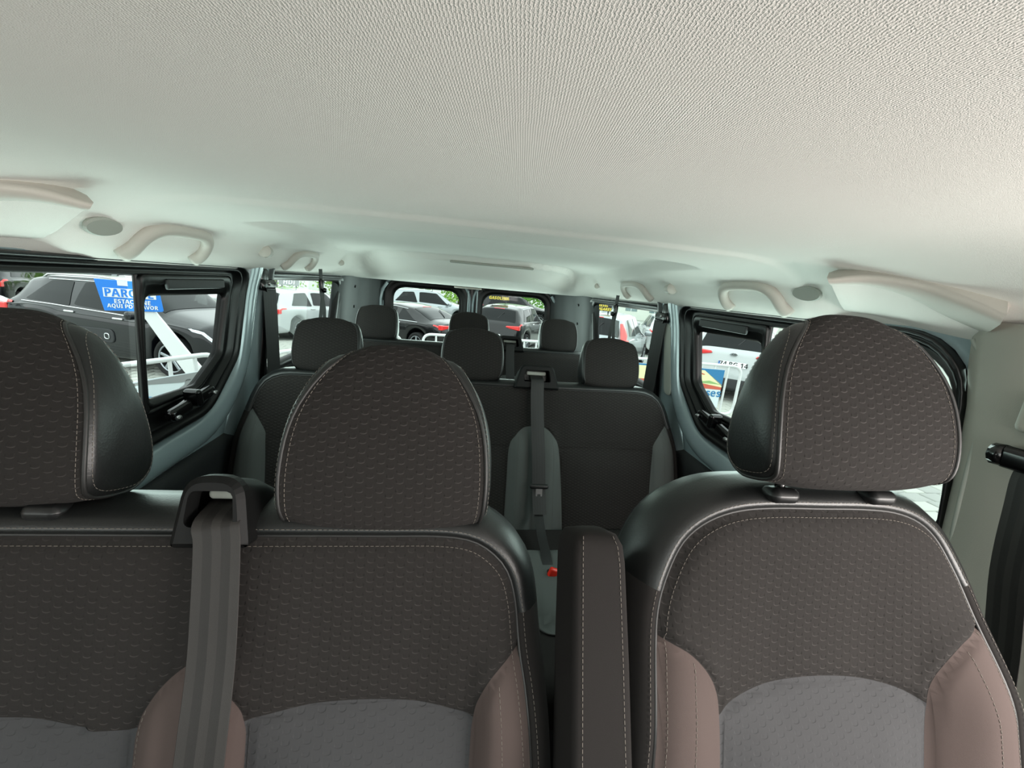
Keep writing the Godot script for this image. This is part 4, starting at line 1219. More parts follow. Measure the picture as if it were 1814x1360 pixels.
		b = MB.new(); b.rbox(Vector3(0.03, 0.04, 0.10), 0.013, Vector3(s * 0.766, 1.078, -1.615), Basis(), 3); b.rbox(Vector3(0.03, 0.07, 0.05), 0.013, Vector3(s * 0.774, 1.105, -1.60), Basis(), 3)
		var a2 := put("anchor", b, M.black_gloss, o)
		b = MB.new(); b.tube(PackedVector3Array([Vector3(s * 0.756, 1.083, -1.60), Vector3(s * 0.748, 1.083, -1.60)]), 0.007, 8); put("bolt_cap", b, M.steel, a2)
		o = thing("seat_belt", "pair of thin black belt straps hanging from the roof before the %s rear side window" % sn, "seat belt", Vector3.ZERO)
		for q in [[0.0, -0.008], [0.055, 0.008]]:
			b = MB.new(); strap(b, smooth3(PackedVector3Array([Vector3(s * 0.668, 1.150, -1.892), Vector3(s * 0.666, 1.105, -1.892), Vector3(s * 0.662, 1.05, -1.886 + q[1]), Vector3(s * 0.660, 0.94, -1.85 - q[0]), Vector3(s * 0.70, 0.70, -1.86 - q[0])]), 4), [Vector3(0.2 * s, 0, 1)], 0.026, 0.0016); put("webbing", b, M.dark_webbing, o)
		b = MB.new(); b.rbox(Vector3(0.02, 0.05, 0.03), 0.008, Vector3(s * 0.664, 1.085, -1.89)); b.rbox(Vector3(0.018, 0.022, 0.022), 0.008, Vector3(s * 0.654, 1.062, -1.895)); put("slider", b, M.black_gloss, o)

# ------------------------------------------------------------------ the car lot outside
const HATCH := {"L": 4.2, "W": 1.78, "H": 1.52,
	"top": [-2.10, 0.62, -2.07, 0.88, -2.00, 0.98, -1.93, 1.04, -1.72, 1.36, -1.62, 1.45, -1.30, 1.50, -0.3, 1.52, 0.25, 1.49, 0.55, 1.40, 1.12, 1.02, 1.30, 0.98, 1.85, 0.84, 2.02, 0.74, 2.10, 0.56],
	"belt": [-2.10, 0.60, -2.05, 0.84, -1.9, 0.98, -1.0, 0.97, 0.6, 0.91, 1.1, 0.90, 1.8, 0.78, 2.1, 0.52],
	"half": [-2.10, 0.70, -2.04, 0.79, -1.85, 0.85, -1.3, 0.885, 0.0, 0.89, 1.3, 0.88, 1.75, 0.82, 2.0, 0.68, 2.10, 0.46], "wheels": [-1.28, 1.27], "R": 0.315,
	"rear_glass": [-1.935, -1.66], "screen": [0.42, 1.08], "panes": [[-1.50, -0.62], [-0.54, 0.86]], "taper": 0.30}
const SUV := {"L": 4.45, "W": 1.84, "H": 1.60,
	"top": [-2.22, 0.66, -2.19, 0.94, -2.12, 1.04, -2.04, 1.10, -1.84, 1.40, -1.74, 1.50, -1.35, 1.57, -0.3, 1.60, 0.25, 1.57, 0.50, 1.49, 1.10, 1.12, 1.30, 1.08, 1.95, 0.95, 2.14, 0.84, 2.22, 0.62],
	"belt": [-2.22, 0.64, -2.16, 0.92, -2.0, 1.06, -1.0, 1.04, 0.6, 0.97, 1.1, 0.96, 1.9, 0.88, 2.2, 0.58],
	"half": [-2.22, 0.72, -2.15, 0.82, -1.95, 0.88, -1.4, 0.915, 0.0, 0.92, 1.4, 0.91, 1.85, 0.86, 2.1, 0.74, 2.22, 0.52], "wheels": [-1.34, 1.33], "R": 0.35,
	"rear_glass": [-2.045, -1.77], "screen": [0.40, 1.06], "panes": [[-1.62, -0.66], [-0.58, 0.84]], "taper": 0.42}
const SALOON := {"L": 4.6, "W": 1.82, "H": 1.44,
	"top": [-2.30, 0.66, -2.27, 0.92, -2.20, 1.00, -1.98, 1.04, -1.75, 1.07, -1.25, 1.28, -0.90, 1.38, -0.3, 1.43, 0.2, 1.42, 0.45, 1.36, 1.10, 1.00, 1.30, 0.97, 1.95, 0.84, 2.2, 0.74, 2.30, 0.56],
	"belt": [-2.30, 0.62, -2.24, 0.90, -2.0, 0.96, -1.0, 0.95, 0.6, 0.90, 1.1, 0.89, 1.9, 0.80, 2.28, 0.52],
	"half": [-2.30, 0.68, -2.22, 0.80, -1.95, 0.86, -1.4, 0.90, 0.0, 0.91, 1.4, 0.90, 1.9, 0.84, 2.15, 0.72, 2.30, 0.50], "wheels": [-1.36, 1.38], "R": 0.335,
	"rear_glass": [-1.70, -0.98], "screen": [0.36, 1.06], "panes": [[-1.30, -0.52], [-0.45, 0.82]], "taper": 0.62}

func car_point(d: Dictionary, x: float, t: float) -> Vector3:    # t: 0 sill ... 4 shoulder, 6 roof edge, 8 middle of the roof
	var top := curve(d.top, x)
	var belt := minf(curve(d.belt, x), top - 0.02)
	var w := soft(d.half, x)
	var yb := 0.21
	var R: float = d.R + 0.055
	for c in d.wheels:
		var dx: float = x - c
		if absf(dx) < R: yb = maxf(yb, d.R + sqrt(R * R - dx * dx))
	var g := clampf((top - belt) / 0.40, 0.0, 1.0)
	var wr := w * lerpf(0.84, 0.70, g)
	var ye := lerpf(lerpf(belt, top, 0.6), top - 0.075, g)
	var lo := minf(yb + 0.07, belt - 0.05)
	var p := [Vector2(w * 0.82, yb), Vector2(w * 0.97, lo), Vector2(w, lerpf(lo, belt, 0.45)), Vector2(w * 0.985, lerpf(lo, belt, 0.86)), Vector2(w * 0.945, belt), Vector2(lerpf(w * 0.945, wr, 0.45), lerpf(belt, ye, 0.5)), Vector2(wr, ye), Vector2(wr * 0.7, top - 0.022 * g), Vector2(0, top)]
	var i := clampi(int(floor(t)), 0, 7)
	var f := t - i
	var q: Vector2 = p[i].lerp(p[i + 1], f) if i >= 4 and i < 6 else p[i].cubic_interpolate(p[i + 1], p[maxi(i - 1, 0)], p[mini(i + 2, 8)] if i < 7 else Vector2(-p[7].x, p[7].y), f)
	return Vector3(x, q.y, q.x)

func car_patch(car: Node3D, called: String, d: Dictionary, poly: PackedVector2Array, side: float, m: Material, cell := 0.12, lift := 0.006) -> void:
	var f := func(p: Vector2) -> Vector3:
		var q := func(a: float, t: float) -> Vector3:
			var v := car_point(d, a, 8.0 - absf(t - 8.0)); return Vector3(v.x, v.y, v.z * side * (1.0 if t <= 8.0 else -1.0))
		var e := 0.01
		var n: Vector3 = (q.call(p.x + e, p.y) - q.call(p.x - e, p.y)).cross(q.call(p.x, p.y + e) - q.call(p.x, p.y - e)).normalized()
		var c: Vector3 = q.call(p.x, p.y)
		if n.dot(c - Vector3(c.x * 0.6, 0.6, 0)) < 0.0: n = -n
		return c + n * lift
	var b := MB.new(); b.sheet(poly, [], f, cell, Vector2.ONE, side < 0.0)
	put(called, b, m, car)

func car(called: String, label: String, d: Dictionary, at: Vector2, heading: Vector2, paint: Material, opts := {}) -> Node3D:
	var o := thing(called, label, "car", Vector3(at.x, GROUND, at.y), "parked cars")
	o.rotation.y = atan2(-heading.y, heading.x)
	var k: float = opts.get("scale", 0.94); o.scale = Vector3.ONE * k
	var h: float = d.L * 0.5
	var xs := PackedFloat32Array()
	for i in 71:
		var u := i / 70.0; xs.append(lerpf(-h, h, u - 0.035 * sin(TAU * u) * 1.0))
	var rows := []
	for x in xs:
		var row := PackedVector3Array()
		for t in 33:
			var v := car_point(d, x, t / 4.0); row.append(v)
		for t in range(31, -1, -1):
			var v := car_point(d, x, t / 4.0); row.append(Vector3(v.x, v.y, -v.z))
		rows.append(row)
	var cap := PackedVector3Array(); var cap2 := PackedVector3Array()
	for v in rows[0]: cap.append(Vector3(-h - 0.02, lerpf(v.y, 0.5, 0.5), v.z * 0.5))
	for v in rows[-1]: cap2.append(Vector3(h + 0.02, lerpf(v.y, 0.45, 0.5), v.z * 0.5))
	var c3 := PackedVector3Array(); c3.resize(65); c3.fill(Vector3(-h - 0.02, 0.5, 0)); var c4 := PackedVector3Array(); c4.resize(65); c4.fill(Vector3(h + 0.02, 0.45, 0))
	rows.push_front(cap); rows.push_front(c3); rows.push_back(cap2); rows.push_back(c4)
	var b := MB.new(); b.grid(rows, false, [], false); put("body", b, paint, o)
	b = MB.new(); b.rbox(Vector3(d.L * 0.94, 0.30, d.W * 0.80), 0.05, Vector3(0, 0.36, 0)); put("underbody", b, M.bumper_plastic, o)
	for s in [-1.0, 1.0]:
		for pn in d.panes:
			var r: float = d.taper if pn == d.panes[0] else 0.08
			var fr: float = 0.08 if pn == d.panes[0] else 0.52
			car_patch(o, "side_window", d, rounded(PackedVector2Array([Vector2(pn[0], 4.25), Vector2(pn[1], 4.12), Vector2(pn[1] - fr, 5.86), Vector2(pn[0] + r, 5.82)]), 0.10), s, M.car_glass)
		if opts.has("chrome"):
			var line := PackedVector3Array()
			for i in 21:
				var v := car_point(d, lerpf(d.panes[0][0] - 0.05, d.panes[1][1] + 0.06, i / 20.0), 4.08); line.append(Vector3(v.x, v.y, s * (v.z + 0.008)))
			b = MB.new(); b.tube(line, 0.012, 6); put("window_trim", b, M.chrome, o)
			line = PackedVector3Array()
			for i in 21:
				var v := car_point(d, lerpf(d.panes[0][0] + d.taper * 0.8, d.panes[1][1] - 0.50, i / 20.0), 5.92); line.append(Vector3(v.x, v.y, s * (v.z + 0.006)))
			b = MB.new(); b.tube(line, 0.010, 6); put("window_trim", b, M.chrome, o)
		if opts.has("crease"):
			var line := PackedVector3Array()
			for i in 31:
				var v := car_point(d, lerpf(-h + 0.25, h - 0.5, i / 30.0), 3.25); line.append(Vector3(v.x, v.y, s * (v.z - 0.002)))
			b = MB.new(); b.tube(line, 0.012, 6); put("side_crease", b, paint, o)
		car_patch(o, "tail_lamp", d, rounded(PackedVector2Array([Vector2(-h + 0.06, 3.15), Vector2(-h + 0.36, 3.45), Vector2(-h + 0.36, 3.85), Vector2(-h + 0.10, 3.9)]), 0.06), s, M.tail_red, 0.08, 0.012)
		car_patch(o, "head_lamp", d, rounded(PackedVector2Array([Vector2(h - 0.55, 3.35), Vector2(h - 0.12, 2.9), Vector2(h - 0.10, 3.5), Vector2(h - 0.50, 3.75)]), 0.06), s, M.lamp_clear, 0.08, 0.012)
		for x in [-0.62, 0.36]:
			var v := car_point(d, x, 3.45)
			b = MB.new(); b.rbox(Vector3(0.20, 0.035, 0.03), 0.014, Vector3(v.x, v.y, s * (v.z + 0.018))); put("door_handle", b, M.chrome if opts.has("chrome") else paint, o)
		var mv := car_point(d, d.panes[1][1] - 0.08, 4.1)
		b = MB.new(); b.rbox(Vector3(0.12, 0.14, 0.20), 0.05, Vector3(mv.x, mv.y + 0.05, s * (mv.z + 0.14)), Basis(), 3); put("mirror", b, paint, o)
		if opts.has("rails"):
			var rl := PackedVector3Array()
			for i in 15:
				var v := car_point(d, lerpf(-1.5, 0.15, i / 14.0), 6.3); rl.append(Vector3(v.x, v.y + (0.035 if i > 0 and i < 14 else 0.0), s * v.z))
			b = MB.new(); b.tube(rl, 0.016, 6); put("roof_rail", b, M.chrome, o)
		for x in d.wheels:
			b = MB.new()
			var rows2 := []
			for q in [[0.0, -0.10], [0.68, -0.10], [0.70, 0.095], [0.92, 0.10], [0.99, 0.07], [1.0, 0.0], [0.99, -0.08], [0.9, -0.11]]:
				var row := PackedVector3Array()
				for a in 28: row.append(Vector3(x + cos(TAU * a / 28) * d.R * q[0], d.R + sin(TAU * a / 28) * d.R * q[0], s * (d.W * 0.5 - 0.10 + q[1])))
				rows2.append(row)
			b.grid(rows2, true); var wh := put("wheel", b, M.tyre, o)
			b = MB.new()
			for a in 5:
				var an := TAU * a / 5 + 0.3
				b.rbox(Vector3(d.R * 0.62, 0.055, 0.03), 0.012, Vector3(x + cos(an) * d.R * 0.34, d.R + sin(an) * d.R * 0.34, s * (d.W * 0.5 - 0.03)), Basis(Vector3(0, 0, 1), an))
			var rim := PackedVector3Array()
			for a in 24: rim.append(Vector3(x + cos(TAU * a / 24) * d.R * 0.68, d.R + sin(TAU * a / 24) * d.R * 0.68, s * (d.W * 0.5 - 0.02)))
			b.tube(rim, 0.016, 6, true); put("alloy_rim", b, M.alloy, wh)
	var ly: float = opts.get("lamp_y", curve(d.top, -h + 0.09) - 0.07)
	for s in [-1.0, 1.0]:
		var lp := P2([0.80, 0.05, 0.40, 0.03, 0.36, -0.01, 0.50, -0.05, 0.80, -0.09]) if not opts.has("tall_lamp") else P2([0.80, 0.05, 0.69, 0.05, 0.60, 0.48, 0.66, 0.48, 0.74, 0.34, 0.79, 0.22])
		b = MB.new(); b.prism(rounded(scaled(lp, Vector2(d.half[5] / 0.82, 1.0)), 0.02, 3), 0.16, 0.02, Transform3D(Basis(Vector3(0, 0, s), Vector3(0.25 if opts.has("tall_lamp") else 0.0, 1, 0), Vector3(-1, 0, 0)), Vector3(-h + 0.10, ly, 0))); put("rear_lamp", b, M.tail_red, o)
	var rg: Array = d.rear_glass
	car_patch(o, "rear_window", d, rounded(PackedVector2Array([Vector2(rg[0], 6.25), Vector2(rg[1], 6.35), Vector2(rg[1], 9.65), Vector2(rg[0], 9.75)]), 0.10), 1.0, M.car_glass, 0.1)
	car_patch(o, "windscreen", d, rounded(PackedVector2Array([Vector2(d.screen[0], 6.25), Vector2(d.screen[1], 6.1), Vector2(d.screen[1], 9.9), Vector2(d.screen[0], 9.75)]), 0.10), 1.0, M.car_glass, 0.1)
	b = MB.new(); b.rbox(Vector3(0.14, 0.26, d.W * 0.90), 0.06, Vector3(-h + 0.04, 0.40, 0), Basis(), 3); put("rear_bumper", b, M.bumper_plastic if opts.has("dark_bumper") else paint, o)
	b = MB.new(); b.rbox(Vector3(0.03, 0.025, d.W * 0.20), 0.01, Vector3(rg[1] + 0.02, curve(d.top, rg[1]) + 0.005, 0)); put("brake_light", b, M.tail_red, o)
	b = MB.new(); b.prism(rounded(rect(-0.26, -0.055, 0.26, 0.055), 0.012), 0.012, 0.003, Transform3D(Basis(Vector3(0, 0, 1), Vector3(0, 1, 0), Vector3(-1, 0, 0)), Vector3(-h - 0.025, opts.get("plate_y", 0.64), 0))); put("plate", b, M.plate_white, o)
	b = MB.new(); b.tube(PackedVector3Array([Vector3(rg[0] + 0.03, curve(d.top, rg[0]) + 0.03, 0), Vector3(lerpf(rg[0], rg[1], 0.6), curve(d.top, lerpf(rg[0], rg[1], 0.6)) + 0.03, 0.22)]), 0.01, 5); put("wiper", b, M.bumper_plastic, o)
	return o

func words(text: String, size: float, at: Vector3, basis: Basis, m: Material, parent: Node3D, called := "lettering") -> void:
	var tm := TextMesh.new(); tm.text = text
	var f := SystemFont.new(); f.font_names = PackedStringArray(["Droid Sans"]); f.font_weight = 700
	tm.font = f; tm.font_size = 32; tm.pixel_size = size / 32.0; tm.depth = 0.004
	var o := MeshInstance3D.new(); o.mesh = tm; o.material_override = m; o.name = called
	o.transform = Transform3D(basis, at); parent.add_child(o, true)

func flat_basis(a: Vector3, c: Vector3) -> Basis:    # x from a to c, y up, z to the viewer's side
	var x := (c - a); x.y = 0; x = x.normalized()
	return Basis(x, Vector3.UP, x.cross(Vector3.UP))

func barrier(label: String, a: Vector2, c: Vector2, h: float, banner := "") -> Node3D:
	# crowd barrier of white tube from a (left in the picture) to c
	var A := Vector3(a.x, GROUND, a.y); var B := Vector3(c.x, GROUND, c.y)
	var bs := flat_basis(A, B); var L := A.distance_to(B)
	var o := thing("crowd_barrier", label, "barrier", A, "white crowd barriers"); o.basis = bs
	var fr := rounded(rect(0.0, 0.30, L, h), 0.14, 6)
	var path := PackedVector3Array()
	for p in fr: path.append(Vector3(p.x, p.y, 0))
	var b := MB.new(); b.tube(path, 0.022, 10, true); put("frame", b, M.white_tube, o)
	var n := int(L / 0.20)
	for i in range(1, n):
		b = MB.new(); b.tube(PackedVector3Array([Vector3(L * i / n, 0.30, 0), Vector3(L * i / n, h, 0)]), 0.016, 8); put("bar", b, M.white_tube, o)
	for x in [0.22, L - 0.22]:
		b = MB.new(); b.tube(smooth3(PackedVector3Array([Vector3(x, 0.02, 0.30), Vector3(x, 0.08, 0.12), Vector3(x, 0.30, 0.0), Vector3(x, 0.08, -0.12), Vector3(x, 0.02, -0.30)]), 4), 0.016, 8); put("foot", b, M.white_tube, o)
	if banner != "":
		var sg := thing("banner", "", "banner", A + bs * Vector3(0, 0, 0.03)); sg.basis = bs
		if banner == "left":
			tag(sg, "white cloth banner with grey shape and blue letters tied to the left barrier", "banner")
			var x0 := 0.10; var x1 := L - 0.20
			b = MB.new(); b.prism(rect(x0, 0.30, x1, 0.92), 0.006, 0.001); put("cloth", b, M.banner_white, sg)
			b = MB.new(); b.prism(P2([x1 - 0.9, 0.90, x1 - 0.01, 0.917, x1 - 0.01, 0.86, x1 - 0.16, 0.845, x1 - 0.5, 0.885]), 0.003, 0.0, Transform3D(Basis(), Vector3(0, 0, 0.005)))
			b.prism(smooth2(P2([x1 - 0.20, 0.755, x1 - 0.185, 0.795, x1 - 0.14, 0.82, x1 - 0.125, 0.862, x1 - 0.085, 0.862, x1 - 0.075, 0.82, x1 - 0.03, 0.795, x1 - 0.02, 0.755]), true, 3), 0.003, 0.0, Transform3D(Basis(), Vector3(0, 0, 0.005))); put("printed_shape", b, M.banner_grey, sg)
			words("bem", 0.17, Vector3(x1 - 0.30, 0.735, 0.006), Basis(), M.banner_blue, sg)
		else:
			tag(sg, "white banner with a printed village view and blue letters on the right barrier", "banner")
			var x1 := L - 0.27; var x0 := 0.2
			b = MB.new(); b.prism(rect(x0, 0.40, x1, 0.99), 0.006, 0.001); put("cloth", b, M.banner_white, sg)
			var T := Transform3D(Basis(), Vector3(0, 0, 0.005))
			b = MB.new(); b.prism(P2([x1 - 1.6, 0.985, x1, 0.985, x1, 0.74, x1 - 0.30, 0.96, x1 - 1.6, 0.96]), 0.003, 0.0, T); put("printed_sky", b, M.banner_deep_blue, sg)
			b = MB.new(); b.prism(P2([x1 - 1.6, 0.96, x1 - 0.30, 0.96, x1, 0.76, x1, 0.72, x1 - 0.30, 0.76, x1 - 1.6, 0.76]), 0.003, 0.0, T); put("printed_field", b, M.banner_cream, sg)
			b = MB.new(); b.prism(P2([x1 - 1.6, 0.76, x1 - 0.30, 0.76, x1, 0.72, x1, 0.68, x1 - 1.6, 0.70]), 0.003, 0.0, T); b.prism(P2([x1 - 0.55, 0.90, x1 - 0.40, 0.935, x1 - 0.28, 0.90, x1 - 0.30, 0.89, x1 - 0.42, 0.915]), 0.003, 0.0, Transform3D(Basis(), Vector3(0, 0, 0.007))); put("printed_roofs", b, M.banner_red, sg)
			b = MB.new(); b.prism(P2([x1 - 0.50, 0.76, x1 - 0.2, 0.81, x1 - 0.02, 0.76, x1 - 0.2, 0.765]), 0.003, 0.0, Transform3D(Basis(), Vector3(0, 0, 0.007))); put("printed_bushes", b, M.banner_green, sg)
			words("ueses", 0.155, Vector3(x1 - 0.20, 0.62, 0.006), Basis(), M.banner_deep_blue, sg)
	return o

func board(label: String, lines: Array, at: Vector3, right: Vector3, w: float, h: float, size: float, plate: Material, ink: Material, stand: float) -> void:
	var o := thing("sign", label, "sign", at)
	o.basis = flat_basis(Vector3.ZERO, right)
	var b := MB.new(); b.prism(rounded(rect(-w / 2, 0, w / 2, h), 0.02), 0.02, 0.004); put("board", b, plate, o)
	for i in lines.size(): words(lines[i], size, Vector3(0, h * (1.0 - (i + 0.5) / lines.size()), 0.012), Basis(Vector3(1, 0, 0), Vector3(0.15, 1, 0), Vector3(0, 0, 1)), ink, o)
	for s in [-0.35, 0.35]:
		b = MB.new(); b.rbox(Vector3(0.03, stand, 0.03), 0.006, Vector3(w * s, -stand / 2, -0.0)); put("foot", b, M.sign_black, o)

func leafy(called: String, label: String, at: Vector3, r: Vector3, count: int, m: Material, sd: int) -> void:
	var o := thing(called, label, "tree", Vector3(at.x, GROUND, at.z), "trees behind the car lot")
	var b := MB.new(); b.tube(smooth3(PackedVector3Array([Vector3(0, 0, 0), Vector3(0.06, at.y * 0.5, 0.03), Vector3(0, at.y + r.y * 0.3, 0)]), 4), 0.14, 8); put("trunk", b, M.bark, o)
	b = MB.new()
	for q in [[0.0, 0.5, 0.0, 0.62], [0.4, 0.3, 0.2, 0.5], [-0.4, 0.35, -0.1, 0.5], [0.1, 0.15, 0.35, 0.5]]:
		var rows := []
		for i in 7:
			var row := PackedVector3Array()
			for j in 10:
				var la := PI * i / 6.0; var lo := TAU * j / 10.0
				row.append(Vector3(0, at.y, 0) + Vector3(q[0], q[1] - 0.3, q[2]) * r + Vector3(sin(la) * cos(lo), cos(la), sin(la) * sin(lo)) * r * q[3] * 0.85)
			rows.append(row)
		b.grid(rows, true)
	put("inner_crown", b, m, o)
	var lf := MB.new()
	lf.flat(Vector3(-0.5, 0, 0), Vector3(0, 0.25, 0.12), Vector3(0.5, 0, 0)); lf.flat(Vector3(-0.5, 0, 0), Vector3(0.5, 0, 0), Vector3(0, -0.25, 0.12))
	var lm := lf.mesh(); lm.surface_set_material(0, m)
	var mm := MultiMesh.new(); mm.transform_format = MultiMesh.TRANSFORM_3D; mm.mesh = lm; mm.instance_count = count
	var rng := RandomNumberGenerator.new(); rng.seed = sd
	for i in count:
		var dir := Vector3(rng.randfn(), rng.randfn(), rng.randfn()).normalized()
		var wob := 0.82 + 0.22 * sin(dir.x * 7.0 + sd) * sin(dir.y * 6.0) + 0.12 * rng.randfn()
		mm.set_instance_transform(i, Transform3D(Basis(Vector3(rng.randfn(), rng.randfn(), rng.randfn()).normalized(), rng.randf() * TAU).scaled(Vector3.ONE * rng.randf_range(0.14, 0.30)), Vector3(0, at.y, 0) + dir * r * wob))
	var mi := MultiMeshInstance3D.new(); mi.multimesh = mm; mi.name = "leaves"; o.add_child(mi, true); stuff(mi)

func building(label: String, at: Vector3, size: Vector3, turn: float, cols: int, rows: int) -> void:
	var o := thing("building", label, "building", Vector3(at.x, GROUND, at.z), "pale buildings round the lot"); o.rotation.y = turn
	var holes := []
	var sx := size.x / cols; var sy := size.y / rows
	for i in cols:
		for j in rows: holes.append(rect(-size.x / 2 + sx * (i + 0.25), sy * (j + 0.28), -size.x / 2 + sx * (i + 0.75), sy * (j + 0.80)))
	var b := MB.new()
	b.prism(rect(-size.x / 2, 0, size.x / 2, size.y), 0.3, 0.0, Transform3D(Basis(), Vector3(0, 0, size.z / 2)), holes)
	b.rbox(Vector3(size.x - 0.1, size.y - 0.1, size.z - 0.4), 0.02, Vector3(0, size.y / 2, -0.1)); put("walls", b, M.render_white, o)
	for hl in holes:
		var c: Vector2 = (hl[0] + hl[2]) / 2; var q: Vector2 = hl[2] - hl[0]
		b = MB.new(); b.rbox(Vector3(q.x, q.y, 0.06), 0.01, Vector3(c.x, c.y, size.z / 2)); var w := put("window", b, M.building_glass, o)
		b = MB.new(); b.rbox(Vector3(0.06, q.y, 0.09), 0.01, Vector3(c.x, c.y, size.z / 2)); put("mullion", b, M.white_tube, w)
	b = MB.new(); b.rbox(Vector3(size.x + 0.5, 0.25, size.z + 0.5), 0.04, Vector3(0, size.y + 0.1, 0)); put("roof", b, M.stone_dark, o)

func paving() -> void:
	var g := thing("ground", "", "ground"); struct(g, "pale stone paving of the car lot outside the van", "paving")
	var b := MB.new(); b.rbox(Vector3(140, 0.2, 140), 0.02, Vector3(0, GROUND - 0.115, -20)); put("bed", b, M.paving, g)
	var rng := RandomNumberGenerator.new(); rng.seed = 4
	var kinds := []
	for k in 4:
		var s := MB.new(); s.rbox(Vector3(0.265 - 0.006 * k, 0.05, 0.185 + 0.004 * k), 0.012, Vector3.ZERO, Basis(), 1)
		var ms := s.mesh(); ms.surface_set_material(0, [M.stone, M.stone_dark][k % 2]); kinds.append(ms)
	var rest := []
	for j in range(-14, 36):
		for i in range(-38, 46):
			var p := Vector3(0.28 * (i + 0.5 * (j % 2)), GROUND - 0.022 + rng.randf_range(-0.004, 0.003), -8.6 + 0.2 * j)
			var t := Transform3D(Basis(Vector3.UP, rng.randf_range(-0.04, 0.04)), p)
			if p.x > 4.4 and p.x < 8.2 and p.z > -6.3 and p.z < -2.8:
				var o := MeshInstance3D.new(); o.mesh = kinds[rng.randi() % 4]; o.name = "stone"; o.transform = t; g.add_child(o, true)
			elif absf(p.x) > 1.3 or p.z < -3.6: rest.append(t)
	var mm := MultiMesh.new(); mm.transform_format = MultiMesh.TRANSFORM_3D; mm.mesh = kinds[0]; mm.instance_count = rest.size()
	for i in rest.size(): mm.set_instance_transform(i, rest[i])
	var mi := MultiMeshInstance3D.new(); mi.multimesh = mm; mi.name = "stones"; g.add_child(mi, true); stuff(mi)

